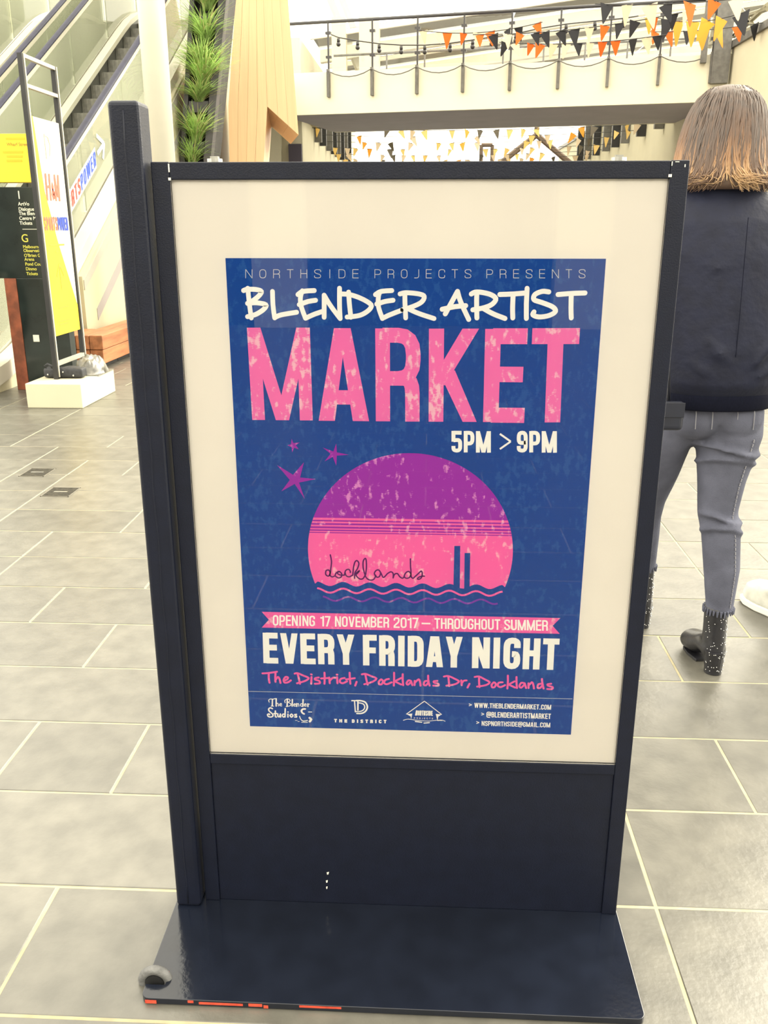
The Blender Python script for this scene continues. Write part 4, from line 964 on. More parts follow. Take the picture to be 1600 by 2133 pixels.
def tile_mesh(n):
    if n not in tile_meshes:
        w = n * GX / 2 - 0.0032; d = ROW / 2 - 0.0032; e = 0.0018
        mb = MB()
        mb.add([(-w,-d,-.012),(w,-d,-.012),(w,d,-.012),(-w,d,-.012),(-w,-d,-e),(w,-d,-e),(w,d,-e),(-w,d,-e),(-w+e,-d+e,0),(w-e,-d+e,0),(w-e,d-e,0),(-w+e,d-e,0)],
               [(0,1,5,4),(1,2,6,5),(2,3,7,6),(3,0,4,7),(4,5,9,8),(5,6,10,9),(6,7,11,10),(7,4,8,11),(8,9,10,11)])
        me = mb.mesh('tile'); me.materials.append(tile_mat); tile_meshes[n] = me
    return tile_meshes[n]
fixed = {0: [0, 4], 1: [-1, 2, 4], 2: [-1, 0, 5], 3: [-2, 1, 4, 6], 4: [-1, 5], 5: [-2, 1, 4], 6: [-3, -1], 7: [-3, 0], 9: [-4], 10: [-4], 11: [-4]}
J0, J1 = math.ceil((TX0 - GX0) / GX), math.floor((TX1 - GX0) / GX)
cells = []
for r in range(-1, 24):
    js = [J0]
    fx = fixed.get(r, [])
    keep = set(fx); lo = min(fx) if fx else 99; hi = max(fx) if fx else -99
    j = J0
    while j < J1:
        step = random.choice((2, 2, 2, 1, 3))
        nxt = j + step
        for f in sorted(keep):
            if j < f < nxt or (j < f and f - nxt < 1 and f >= nxt): nxt = f; break
        if fx and lo <= j and nxt not in keep and j < hi:
            nxt = min([f for f in keep if f > j])
        nxt = min(nxt, J1); js.append(nxt); j = nxt
    for a, b in zip(js, js[1:]):
        xc = GX0 + GX * (a + b) / 2; yc = ROW0 + ROW * (r + .5)
        cells.append((xc, yc, b - a))
def seen(c):
    u = c[0] / c[1] + 0.049
    return (-0.62 < u < 0.60)
cells.sort(key=lambda c: (not seen(c), c[1]))
rest = MB()
for k, (xc, yc, n) in enumerate(cells):
    dz = random.uniform(-0.0006, 0.0004)
    if k < 290:
        inst(None, tile_mesh(n), 'tile', floor, (xc, yc, dz))
    else:
        me = tile_mesh(n); rest.add([Vector(v.co) + Vector((xc, yc, dz)) for v in me.vertices], [tuple(p.vertices) for p in me.polygons])
tag(rest.build('tiles_beyond', tile_mat, floor), 'remaining grey stone tiles outside the near area', kind='stuff')
# strips left over at the edges of the tiled field
# square covers let into the floor
cover_mat = M('dark_cover_plate', (0.028, 0.025, 0.018), 0.75, spec=0.2, var=0.4, scale=50, bump=0.3, bscale=160)
def cover(x0, x1, y0, y1, label):
    t = thing('floor_access_cover', label, 'floor cover', ((x0+x1)/2, (y0+y1)/2, 0), 'square covers in the paving')
    MB().box(x0+.006, x1-.006, y0+.006, y1-.006, -.0005, 0.0022).build('plate', cover_mat, t, bevel=.001)
    f = MB()
    for b in ((x0,x1,y0,y0+.005),(x0,x1,y1-.005,y1),(x0,x0+.005,y0,y1),(x1-.005,x1,y0,y1)): f.box(*b, -.0005, 0.0018)
    f.build('rim', M('dull_rim', (0.12, 0.11, 0.085), 0.7), t)
    MB().box((x0+x1)/2-.035, (x0+x1)/2+.035, (y0+y1)/2-.008, (y0+y1)/2+.008, .0022, .0032).build('nameplate', steel, t)
cover(-2.236, -2.094, 4.597, 4.770, 'dark square floor cover, farther and left of the two')
cover(-1.958, -1.810, 4.230, 4.397, 'dark square floor cover, nearer and right of the two')

# ------------------------------------------------------------------ the poster stand
FY = 1.450
sx0, sx1 = -0.432, 0.389
stand = thing('poster_stand', 'black metal free-standing poster stand with tall left post and flat base', 'sign stand', (-0.0245, FY, 0))
MB().box(-.486, -.4375, 1.430, 1.486, .0125, 1.489).build('post', black_paint, stand, bevel=.007, seg=3)
MB().box(sx0, -.4035, FY, FY+.034, .0125, 1.404).build('stile', black_paint, stand, bevel=.0015)
MB().box(.361, sx1, FY, FY+.034, .0125, 1.404).build('stile', black_paint, stand, bevel=.0015)
MB().box(-.4033, .3608, FY+.0006, FY+.034, 1.378, 1.4035).build('top_rail', black_paint, stand, bevel=.0015)
MB().box(-.4033, .3608, FY+.0008, FY+.034, .331, .3525).build('middle_rail', black_paint, stand, bevel=.0015)
MB().box(-.4033, .3608, FY+.004, FY+.030, .0125, .3308).build('lower_panel', black_paint, stand, bevel=.001)
MB().box(-.4033, .3608, FY+.0085, FY+.030, .3527, 1.3778).build('mount_board', board_white, stand)
MB().box(-.4033, .3608, FY+.0022, FY+.0042, .3527, 1.3778).build('cover_sheet', acrylic, stand)
weld = MB(); weld.tube([(-.462 + .0012*math.sin(i*1.7), 1.4305, .02 + i*.0485) for i in range(31)], .0016, 6)
weld.build('weld_seam', black_paint, stand, smooth=True)
for bx in (-.335, .286):
    b = MB(); b.cyl((bx, 1.467, 1.4035), (bx, 1.467, 1.409), .012, 14); b.box(bx-.006, bx+.006, 1.461, 1.473, 1.409, 1.4125)
    b.build('bolt', steel, stand)
# base plate with a rounded front corner and a slot for the caster
bp = [(-.49, 1.69), (-.49, 1.268), (-.4545, 1.268), (-.4545, 1.238), (-.49, 1.238)]
bp += [(-.475 - .015*math.cos(a), 1.222 - .015*math.sin(a)) for a in [i*math.pi/12 for i in range(7)]]
bp += [(.378 + .014*math.sin(a), 1.219 - .014*math.cos(a)) for a in [i*math.pi/10 for i in range(6)]] + [(.392, 1.69)]
MB().prism([(x, y, .0002) for x, y in bp][::-1], (0, 0, .0122)).build('base_plate', black_gloss, stand, bevel=.0012)
sc = MB(); random.seed(3); x = -.482
while x < .33:
    l = random.choice((.01, .02, .05, .08)) * random.uniform(.6, 1.3); z0 = random.uniform(.001, .007)
    l = min(l, .372 - x); sc.box(x, x + l, 1.2062, 1.2072, z0, min(.0125, z0 + random.uniform(.003, .007))); x += l + random.choice((.004, .015, .03, .06)) * random.uniform(.5, 1.2)
tag(sc.build('scraped_paint', red_primer, stand), 'red primer showing through the scraped front edge of the base', kind='stuff')
MB().box(-.4628, -.4548, 1.2615, 1.2675, .0003, .0128).build('slot_primer', red_primer, stand)
wh = MB()
wh.tube([(-.4765 + .0235*math.cos(a), 1.2525, .006 + .0235*math.sin(a)) for a in [2*math.pi*i/28 for i in range(29)]], .0085, 10, cap=False, up=(0,1,0))
w_ = wh.build('caster_wheel', wheel_grey, stand, smooth=True)
MB().cyl((-.4765, 1.245, .006), (-.4765, 1.260, .006), .017, 16).build('hub', dark_steel, w_)
for (px, py_, dx) in ((683, 1819, .0045), (681, 1836, .004), (681, 1849, .003)):
    c = onY(px, py_, FY+.004)
    MB().prism([(c.x-dx/2, FY+.0039, c.z+.002), (c.x+dx/2, FY+.0039, c.z+.0035), (c.x+dx*.3, FY+.0039, c.z-.002), (c.x-dx*.3, FY+.0039, c.z-.003)], (0, -.0005, 0)).build('paint_chip', chip_white, stand)
for (x, z, w, h) in ((-.4035, 1.395, .002, .012), (-.4035, 1.379, .004, .004), (.3612, 1.382, .005, .004), (.3625, 1.399, .0012, .006), (.370, 1.4015, .006, .001), (.382, 1.396, .0015, .004)):
    MB().box(x-w/2, x+w/2, FY-.0004, FY+.0002, z-h/2, z+h/2).build('paint_chip', chip_white, stand)

# ------------------------------------------------------------------ the poster
poster = thing('poster', 'navy blue market poster with pink lettering mounted in the black stand', 'poster', (-0.0245, FY+.0084, .411))
PX0, PX1, PZ0, PZ1 = -.0245-.300, -.0245+.3006, .411, 1.261
MB().box(PX0, PX1, FY+.0076, FY+.0084, PZ0, PZ1).build('printed_sheet', navy, poster)
INK = dict(presenter_lettering=(pale_ink, 'thin pale lettering reading NORTHSIDE PROJECTS PRESENTS', 1), title_lettering=(cream_ink, 'white brush lettering reading BLENDER ARTIST', 1), headline_lettering=(pink, 'large distressed pink lettering reading MARKET', 1),
    hours_lettering=(cream_ink, 'white lettering reading 5PM > 9PM', 1), stars=(purple, 'three magenta stars', 1), sun_cap=(purple, 'purple upper part of the setting sun', 1), sun_base=(pink_flat, 'pink lower part of the setting sun', 1),
    sun_stripes=(purple, 'thin purple bands across the sun', 2), pink_wave=(pink_flat, 'pink wave line', 1), purple_wave=(violet, 'violet wave line', 1), tower_bars=(navy, 'two navy tower bars in front of the sun', 2), script_lettering=(plum, 'handwritten script reading docklands', 2),
    ribbon=(pink_flat, 'pink ribbon', 1), ribbon_lettering=(cream_ink, 'white lettering reading OPENING 17 NOVEMBER 2017 - THROUGHOUT SUMMER', 2), every_friday_lettering=(cream_ink, 'white lettering reading EVERY FRIDAY NIGHT', 1),
    address_lettering=(pink_flat, 'pink handwriting reading The District, Docklands Dr, Docklands', 1), rule_line=(pale_ink, 'fine pale rule line', 1), studio_logo=(cream_ink, 'white logo reading The Blender Studios', 1),
    district_logo=(cream_ink, 'white logo with double-line D reading THE DISTRICT', 1), house_logo=(cream_ink, 'white house-shaped logo reading NORTHSIDE PROJECTS', 1), contact_lettering=(cream_ink, 'white web and contact lines', 1))
for nm, (mt, lb, layer) in INK.items():
    O = Vector((-.0245, FY+.0076 - .0004*layer, 0)); R = Vector((1,0,0)); U = Vector((0,0,1)); words = [MB(), MB(), MB()]
    for row in ART[nm].split('\n'):
        hd, body = row.split(':'); v = [int(t)/10000 for t in body.split()]; pts = list(zip(v[::2], v[1::2]))
        mb = words[0 if nm != 'presenter_lettering' or pts[0][0] < -.09 else 1 if pts[0][0] < .0955 else 2]
        if hd[0] == 'p':
            LIFT[0] = (LIFT[0] + 1) % 9; lo = Vector((0, -LIFT[0]*2.5e-5, 0)); mb.add([O + lo + R*a + U*b for a, b in pts], [tuple(range(len(pts)))])
        else: strokes(mb, pts, float(hd[1:])/1000, hd[0] == 'r', O, R, U)
    for mb in words:
        if mb.v: mb.build(nm, mt, poster)['label'] = lb if nm != 'presenter_lettering' else 'one word of the thin pale top line NORTHSIDE PROJECTS PRESENTS'
# ------------------------------------------------------------------ escalators
TI, EY0, EZ1 = 0.55, 7.5, 4.5
EY1 = EY0 + EZ1 / TI
step_mat = M('ribbed_step_aluminium', (0.20, 0.195, 0.17), 0.5, metal=0.2, var=0.15, scale=20)
skirt_mat = M('dark_skirt', (0.10, 0.10, 0.09), 0.4, metal=0.3)
hand_mat = M('dark_rubber_handrail', (0.012, 0.012, 0.03), 0.6, var=0.2, scale=10, spec=0.25)
deck_mat = M('pale_deck_aluminium', (0.42, 0.40, 0.34), 0.35, metal=0.3, var=0.04, scale=3)
clad_mat = M('cream_escalator_cladding', (0.42, 0.385, 0.26), 0.5, var=0.02, scale=2)
band_mat = M('lilac_grey_band', (0.26, 0.24, 0.23), 0.5)
def nose(y):
    r = 0.9                                                        # eased ends
    if y < EY0 - r: return 0.0
    if y < EY0 + r: t = (y - EY0 + r) / (2*r); return TI * r * t * t
    if y < EY1 - r: return TI * (y - EY0)
    if y < EY1 + r: t = (EY1 + r - y) / (2*r); return EZ1 - TI * r * t * t
    return EZ1
def band(name, mat, xa, xb, lo, hi, ya, yb, parent, n=28, floor_lo=False, zlo=0.0):
    rings = []
    for i in range(n + 1):
        y = ya + (yb - ya) * i / n; z = nose(y)
        lo_ = zlo if floor_lo else max(0.003, z + lo)
        rings.append([Vector((xa, y, lo_)), Vector((xb, y, lo_)), Vector((xb, y, max(lo_ + .004, z + hi))), Vector((xa, y, max(lo_ + .004, z + hi)))])
    return MB().sweep(rings).build(name, mat, parent)
riser = MB(); riser.box(-.49, .49, 0, .41, -.03, 0); riser.box(-.49, .49, 0, .03, -.22, -.03)
for i in range(16): riser.box(-.48 + i*.0615, -.45 + i*.0615, -.008, 0, -.21, -.006)
step_me = riser.mesh('step'); step_me.materials.append(step_mat)
def escalator(xr, label, near):
    xl = xr - 1.10; e = thing('escalator', label, 'escalator', (xr - .55, EY0, 0), 'parallel escalators')
    k = 0
    for i in range(21):
        y = EY0 + .1 + i * .4
        if y > EY1 + .2: break
        inst(None, step_me, 'step', e, ((xr + xl)/2, y, nose(y) + .015))
    MB().box(xl + .06, xr - .06, 5.9, EY0 - .35, .002, .02).build('comb_plate', deck_mat, e)
    for x, s in ((xr, 1), (xl, -1)):
        pts = [(x, 6.72, .30), (x, 6.55, .42), (x, 6.47, .62), (x, 6.55, .83), (x, 6.78, .95)]
        y = 7.0
        while y < 17.5: pts.append((x, y, nose(y) + .95)); y += .3
        h = MB().tube(pts, .042, 10, squash=.55).build('handrail', hand_mat, e, smooth=True)
        prof = [Vector(p) for p in pts[4:]]
        MB().sweep([[p + Vector((-.018, 0, -.085)), p + Vector((.018, 0, -.085)), p + Vector((.026, 0, -.02)), p + Vector((-.026, 0, -.02))] for p in prof]).build('rail_profile', white_alu, h)
        ys = [6.7, 8.3, 9.8, 11.3, 12.8, 14.3, 15.8, 17.4]
        for a, b in zip(ys, ys[1:]): band('glass_panel', clear_glass, x - .006, x + .006, .19, .86, a + .01, b - .01, e, 10)
        band('inner_deck', white_alu, *sorted((x - s*.015, x - s*.13)), .10, .17, 6.5, 17.4, e)
        band('skirt', skirt_mat, *sorted((x - s*.05, x - s*.065)), -.25, .10, 6.9, 17.2, e)
        band('outer_deck', white_alu, *sorted((x + s*.015, x + s*(.15 if near and s > 0 else .125))), .02, .16, 6.5, 17.4, e)
    return e
esc = escalator(-3.65, 'escalator with a printed sign on its glass, nearest the white column', True)
band('cladding', clad_mat, -3.74, -3.52, 0, .015, 6.5, 8.34, esc, 12, True)
band('cladding', clad_mat, -3.74, -3.52, 0, .015, 8.341, 8.97, esc, 4, True, .34)
band('cladding', clad_mat, -3.60, -3.45, 0, .015, 8.98, 17.4, esc, 20, True)
band('lower_band', band_mat, -3.455, -3.445, -.62, -.50, 9.3, 17.3, esc, 20)
band('lower_band', deck_mat, -3.46, -3.44, -.13, -.03, 9.0, 17.3, esc, 20)
e2 = escalator(-5.06, 'escalator farther left, behind the one with the printed sign', False)
band('cladding', clad_mat, -4.928, -4.885, 0, .01, 6.5, 17.4, e2, 20, True)
band('cladding', clad_mat, -6.40, -6.25, 0, .05, 6.5, 17.4, e2, 20, True)
# printed panel and arrow on the near glass
GXP = -3.638
pa, pb, pc, pd = [onX(x, y, GXP) for x, y in ((190.4, 305), (201.4, 349), (147, 446), (140.5, 386))]
ud = (pb - pc); ud = ud / ud.y                                   # direction up the slope per metre of Y
hgt = ((pa - pb).length + 0) * 1.0
L0 = 11 * (pb.y - pc.y) / 8.4
base0 = pb - ud * L0
up = Vector((0, 0, 1)) * abs(pa.z - pb.z)
MB().prism([base0, pb, pb + up, base0 + up], (-.002, 0, 0)).build('printed_panel', M('white_vinyl', (0.88, 0.86, 0.80), 0.5), esc)
red_v = M('red_vinyl', (0.62, 0.05, 0.035), 0.5); blue_v = M('blue_vinyl', (0.02, 0.06, 0.38), 0.5)
o1 = Vector((.0012, 0, 0))
Rr = Vector((0, ud.y, ud.z)); ch = up.z * .74
unit_lettering('sign_lettering', 'unit_sports', base0 + Vector((0,0,up.z*.13)) + Rr*(L0*.025) + o1, Rr, (0,0,1), L0*.50, ch, red_v, esc)
unit_lettering('sign_lettering', 'unit_power', base0 + Vector((0,0,up.z*.13)) + Rr*(L0*.55) + o1, Rr, (0,0,1), L0*.43, ch, blue_v, esc)
ar = MB()
for pl in (((201, 282), (217, 299)), ((217, 297), (215, 331)), ((203, 320), (216, 300))):
    a, b = [onX(x, y, GXP + .002) for x, y in pl]
    strokes(ar, [(a.y, a.z), (b.y, b.z)], .045, False, Vector((GXP + .002, 0, 0)), Vector((0,1,0)), Vector((0,0,1)))
ar.build('arrow_decal', M('white_decal', (0.9, 0.9, 0.86), 0.5), esc)
# upper floor the escalators lead to, and the walls around
tag(MB().box(-16, -3.46, 17.4, 30, 4.2, 4.5).build('trim_1', cream_wall), 'cream edge of the upper floor landing', kind='structure')
wl = tag(MB().box(-16, -4.2005, 26.6, 27, 0, 9.5).build('wall_back', cream_wall), 'pale cream wall behind the escalator landing', kind='structure')
for i, x in enumerate((-14.5, -12.6, -10.7, -8.6)):
    MB().box(x, x + .5, 26.3, 26.6, 4.5, 9.5).build('pilaster', white_alu, wl)
tag(MB().box(-4.2, -3.62, 26.9, 46, 0, 6.2).build('wall_left', cream_wall), 'cream wall along the left of the lane beyond the bridge', kind='structure')
wr = tag(MB().box(6.12, 6.6, 14, 46, 0, 4.75).build('wall_right', cream_wall), 'cream wall along the right of the lane', kind='structure')
MB().box(6.06, 6.6, 14, 46, 4.75, 4.88).build('coping', mid_steel, wr)
ORD = ('first', 'second', 'third', 'fourth', 'fifth', 'sixth', 'seventh', 'eighth')
for i, y in enumerate((29.6, 30.9, 32.9, 34.4, 35.8, 37.3, 38.9, 40.6)):
    b = tag(MB().box(-3.60, -3.38, y, y + .12, 3.78, 5.2).build('blade_sign', dark_steel if i % 2 else mid_steel, None, loc=(-3.6, y, 3.78)), ORD[i] + ' dark hanging blade panel along the left lane wall, counted from the bridge', 'panel', 'blade panels on the left lane wall')
for i, y in enumerate((25.6, 27.7, 29.9, 31.4, 33.0, 34.9, 36.8, 38.6)):
    b = tag(MB().box(5.86, 6.10, y, y + .14, 3.74, 5.0).build('blade_sign', dark_steel if i % 2 else mid_steel, None, loc=(6.1, y, 3.74)), ORD[i] + ' dark hanging blade panel along the right lane wall, counted from the bridge', 'panel', 'blade panels on the right lane wall')
# white column
colm = thing('column', 'tall round white column standing beside the timber bench', 'column', (-2.735, 9.6, 0))
MB().tube([(-2.735, 9.6, 0), (-2.735, 9.6, 7.5)], .132, 28).build('shaft', white_alu, colm, smooth=True)
MB().tube([(-2.735, 9.6, 0), (-2.735, 9.6, .03)], .15, 28).build('collar', deck_mat, colm, smooth=False)

# ------------------------------------------------------------------ leaning planter with ornamental grasses
pl_mat = M('charcoal_planter_panel', (0.05, 0.047, 0.05), 0.6, var=0.2, scale=6)
pl_in = M('dark_planter_pocket', (0.022, 0.022, 0.022), 0.7, var=0.3, scale=9)
PY = 13.0
pt = thing('planter', 'tall leaning charcoal planter tower beside the timber pylon', 'planter', (-3.2, PY, 0))
def XL(z): return -3.435 if z < 2.2 else -3.435 + .137*(z - 2.2)
def XR(z): return -3.01 if z < 2.2 else -3.01 + .165*(z - 2.2)
zs = [0.0, 2.2, 6.4]
MB().sweep([[Vector((XL(z), PY+.12, z)), Vector((XR(z)-.02, PY+.12, z)), Vector((XR(z)-.02, PY+.6, z)), Vector((XL(z), PY+.6, z))] for z in zs]).build('backing', pl_in, pt)
MB().sweep([[Vector((XR(z)-.10, PY-.06, z)), Vector((XR(z), PY-.06, z)), Vector((XR(z), PY+.12, z)), Vector((XR(z)-.10, PY+.12, z))] for z in zs]).build('side_panel', pl_mat, pt)
MB().sweep([[Vector((XL(z), PY-.06, z)), Vector((XL(z)+.06, PY-.06, z)), Vector((XL(z)+.06, PY+.12, z)), Vector((XL(z), PY+.12, z))] for z in zs]).build('side_panel', pl_mat, pt)
tz = [2.16, 2.42, 2.93, 3.42, 3.95, 4.5]
for z in tz:
    MB().sweep([[Vector((XL(q)+.07, PY-.05, q)), Vector((XR(q)-.11, PY-.05, q)), Vector((XR(q)-.11, PY+.115, q)), Vector((XL(q)+.07, PY+.115, q))] for q in (z-.16, z-.02)]).build('pocket', pl_mat, pt)
gl = M('grass_blade', (0.36, 0.52, 0.16), 0.55, var=0.4, scale=5, trans=0.45, obj_rand=0.1)
gdry = M('dry_grass_blade', (0.50, 0.47, 0.22), 0.6, var=0.35, scale=5, trans=0.4)
def grass(x, y, z, h, spread, n, label, seed):
    rnd = random.Random(seed); t = thing('ornamental_grass', label, 'plant', (x, y, z), 'grasses in the planter tower')
    for nm, mt, cnt in (('blades', gl, int(n*2.2)), ('dry_blades', gdry, n // 2)):
        mb = MB()
        for i in range(cnt):
            a = rnd.uniform(0, 2*math.pi); L = h * rnd.uniform(.5, 1.3); s = spread * rnd.uniform(.2, 1.75); w = rnd.uniform(.005, .010)
            dx, dy = math.cos(a), math.sin(a)*.6 - .25
            b0 = Vector((x + rnd.uniform(-.05, .05), y + rnd.uniform(-.04, .03), z - .02)); side = Vector((-dy, dx, 0)).normalized() if abs(dx)+abs(dy) > .01 else Vector((1,0,0))
            droop = rnd.uniform(.2, 1.5); ctr = []
            for k in range(6):
                q = k/5; c_ = b0 + Vector((dx*s*q**1.6, dy*s*q**1.6, L*(q - droop*.45*q**3))); c_.x = max(c_.x, -3.425); ctr.append(c_)
            vs = []; 
            for k, c in enumerate(ctr):
                ww = w*(1-(k/5)**2)+.0008; vs += [c - side*ww, c + side*ww]
            mb.add(vs, [(2*k, 2*k+1, 2*k+3, 2*k+2) for k in range(5)])
        mb.build(nm, mt, t, smooth=True)
grass(-3.28, PY-.02, 2.12, .40, .24, 110, 'small bright green grass tuft at the foot of the planter opening', 1)
grass(-3.20, PY-.02, 2.40, .50, .30, 150, 'green grass tuft second from the bottom of the planter', 2)
grass(-3.13, PY-.02, 2.92, .34, .32, 110, 'drooping grass tuft third from the bottom of the planter', 3)
grass(-3.05, PY-.02, 3.10, .58, .36, 240, 'largest, bushiest green grass tuft in the middle of the planter', 4)
grass(-3.00, PY-.02, 3.62, .48, .33, 150, 'pale-stemmed grass tuft high in the planter', 5)
grass(-3.08, PY-.03, 3.36, .34, .30, 130, 'short grass tuft tucked above the bushiest one in the planter', 7)
grass(-2.95, PY-.02, 4.02, .50, .34, 150, 'topmost visible grass tuft in the planter', 6)

# ------------------------------------------------------------------ timber-clad pylon
wood = M('honey_timber_panel', (0.72, 0.48, 0.27), 0.5, var=0.05, scale=3, stretch=(6, 6, .25), obj_rand=0.04)
WY = 14.7
py_ = thing('timber_pylon', 'tall honey-coloured timber-clad pylon with a notch cut at its foot', 'pylon', (-2.9, WY, 0))
wL = [onY(491, 0, WY), onY(468, 330, WY)]; wR = [onY(600, 0, WY), onY(622, 281, WY)]; wN = [onY(557, 222, WY), onY(550, 330, WY)]
def lerpz(p, q, z): t = (z - p.z) / (q.z - p.z); return p.x + (q.x - p.x) * t
ztop, zn = 6.6, wN[0].z
xl0, xl1 = (lambda z: lerpz(wL[0], wL[1], max(z, wL[1].z))), (lambda z: lerpz(wN[0], wN[1], z))
xr1 = lambda z: lerpz(wR[0], wR[1], z)
xm = lambda z: lerpz(wN[0], wN[1], z) if z <= zn else wN[0].x
NL = 4
for i in range(NL):
    f0, f1 = i/NL, (i+1)/NL - .004
    q = [(xl0(z)*(1-f) + xm(z)*f, WY + .004*(i % 2), z) for z, f in ((0, f0), (0, f1), (zn, f1), (ztop, f1), (ztop, f0), (zn, f0))]
    MB().prism(q, (-.2, 1.6, 0)).build('panel', wood, py_)
NRp = 3; zb = wR[1].z
for i in range(NRp):
    f0, f1 = i/NRp + .001, (i+1)/NRp - (.003 if i < NRp-1 else 0)
    zz = lambda f: zn + (zb - zn)*f
    X = lambda z, f: xm(z)*(1-f) + xr1(z)*f if z >= zn else wN[0].x*(1-f) + wR[1].x*f
    q = [(wN[0].x*(1-f0) + wR[1].x*f0, WY+.002, zz(f0)), (wN[0].x*(1-f1) + wR[1].x*f1, WY+.002, zz(f1)), (wN[0].x*(1-f1) + xr1(3.6)*f1, WY+.002, 3.6), (X(ztop, f1), WY+.002, ztop), (X(ztop, f0), WY+.002, ztop), (wN[0].x*(1-f0) + xr1(3.6)*f0, WY+.002, 3.6)]
    MB().prism(q, (-.36, 1.6, 0)).build('panel', wood, py_)
door = tag(MB().box(-4.0, -3.63, 26.75, 26.88, 2.0, 3.5).build('door_1', M('dark_doorway', (0.05, 0.04, 0.06), 0.6)), 'dark doorway seen through the pylon notch', kind='structure')

# ------------------------------------------------------------------ footbridge
BA, BD = Vector((-3.5, 22.54, 0)), Vector((1, -.213, 0)).normalized()
BN = Vector((.213, 1, 0)).normalized()
BL = 9.85
br = thing('footbridge', 'cream footbridge with glass balustrade crossing above the lane', 'footbridge', (BA.x, BA.y, 3.77))
def bpt(s, d, z): p = BA + BD*s + BN*d; return Vector((p.x, p.y, z))
def bbox(name, mat, s0, s1, d0, d1, z0, z1, parent=None):
    return MB().prism([bpt(s0, d0, z0), bpt(s1, d0, z0), bpt(s1, d1, z0), bpt(s0, d1, z0)], (0, 0, z1-z0)).build(name, mat, parent or br)
fasc = M('cream_fascia', (0.68, 0.64, 0.50), 0.6, var=0.02, scale=1.2)
bbox('fascia', fasc, 0, BL, 0, .10, 3.77, 4.66)
bbox('fascia', fasc, 0, BL, 4.0, 4.1, 3.77, 4.66)
bbox('soffit', grey_soffit, 0, BL, .101, 3.999, 3.775, 3.86)
bbox('deck', grey_soffit, 0, BL, .101, 3.999, 4.5, 4.64)
rail_dark = M('dark_bronze_rail', (0.03, 0.028, 0.03), 0.4)
MB().tube([bpt(0, .02, 5.68), bpt(BL, .02, 5.68)], .035, 10).build('handrail', rail_dark, br, smooth=True)
MB().tube([bpt(0, 4.06, 5.68), bpt(BL, 4.06, 5.68)], .03, 8).build('handrail', mid_steel, br, smooth=True)
ps = [1.18 + i*1.035 for i in range(9)]
for i, s in enumerate(ps):
    bbox('post', mid_steel, s-.03, s+.03, -.11, -.002, 4.12, 4.70)
    p = bbox('post', rail_dark, s-.018, s+.018, -.04, -.005, 4.701, 5.65)
    for z in (4.93, 5.42): bbox('clamp', rail_dark, s-.06, s+.06, -.045, .03, z, z+.05, p)
    bbox('post', mid_steel, s-.02+.3, s+.02+.3, 4.03, 4.07, 4.64, 5.66)
for a, b in zip([.1] + ps, ps + [BL - .05]):
    bbox('glass_panel', rail_glass, a+.03, b-.03, .008, .02, 4.72, 5.60)
bbox('end_pillar', mid_steel, BL-.38, BL-.05, -.18, -.005, 4.1, 6.9)
bbox('end_pillar', mid_steel, BL-.62, BL-.50, -.14, -.005, 4.5, 6.9)
# festoon cable with bulbs in front of the bridge, and the sagging cable along the deck edge
fs = thing('festoon_lights', 'black festoon cable with small bulbs sagging in front of the bridge rail', 'string lights', tuple(onY(690, 72, 21.3)))
fpx = [(690, 72), (705, 78), (745, 85), (790, 91), (836, 94), (885, 94), (938, 90), (985, 83), (1025, 77), (1075, 70), (1125, 59), (1180, 50), (1240, 44), (1300, 38), (1330, 33)]
fp = [onY(x, y, 21.3 - (x-690)*.0017) for x, y in fpx]
MB().tube(fp, .012, 6).build('cable', rail_dark, fs, smooth=True)
for p in fp[1:-1]:
    b = MB(); b.cyl(p + Vector((0,0,-.02)), p + Vector((0,0,-.09)), .035, 8); b.ball(p + Vector((0,0,-.13)), .05, 8, 6); b.build('bulb', rail_dark, fs, smooth=True)
sw = MB(); pts = []
for a, b in zip(ps, ps[1:]):
    for k in range(6): q = k/6; pts.append(bpt(a + (b-a)*q, -.13, 4.66 - .14*4*q*(1-q)))
sw.tube(pts, .012, 5)
tag(sw.build('swag_cable', mid_steel, None, smooth=True, loc=tuple(pts[0])), 'thin cable looped along the lower edge of the bridge glass', 'cable')

# ------------------------------------------------------------------ roof over the lane
rf = thing('glass_roof', 'sloping glass canopy roof with cream rafters beyond the bridge', 'roof', (2, 30, 6.4))
zr = lambda x: 6.55 + .125*(x + 2)
for i in range(9):
    y = 27.5 + i*2.4; big = i % 2
    w, h = (.17, .34) if big else (.06, .12)
    MB().sweep([[Vector((x, y-w, zr(x)-h)), Vector((x, y+w, zr(x)-h)), Vector((x, y+w, zr(x))), Vector((x, y-w, zr(x)))] for x in (-3.4, 14)]).build('rafter', M('cream_rafter_paint', (0.85, 0.80, 0.68), 0.5), rf)
for i in range(8):
    y = 27.5 + i*2.4
    for xa, xb in ((-3.4, 2.3), (2.36, 8), (8.06, 14)):
        MB().sweep([[Vector((x, y+.05, zr(x)+.01)), Vector((x, y+2.35, zr(x)+.01)), Vector((x, y+2.35, zr(x)+.03)), Vector((x, y+.05, zr(x)+.03))] for x in (xa, xb)]).build('pane', roof_glass, rf)
for (a, b, yy) in (((688, -8), (752, 150), 30), ((712, -8), (775, 150), 33)):
    p, q = onY(*a, yy), onY(*b, yy); q = Vector((q.x, q.y, 4.0)) if q.z < 4 else q
    MB().tube([p + (p-q)*.3, q], .14, 6).build('strut', white_alu, rf)
for (x, y, r) in ((-2.6, 27.6, .2), (-1.75, 27.6, .28)):
    MB().box(x-r, x+r, y-r, y+r, 4.0, 6.8).build('pier', cream_wall, rf)
tr = thing('steel_lattice', 'olive steel lattice frame above the right lane wall', 'lattice', (6.3, 17, 4.88))
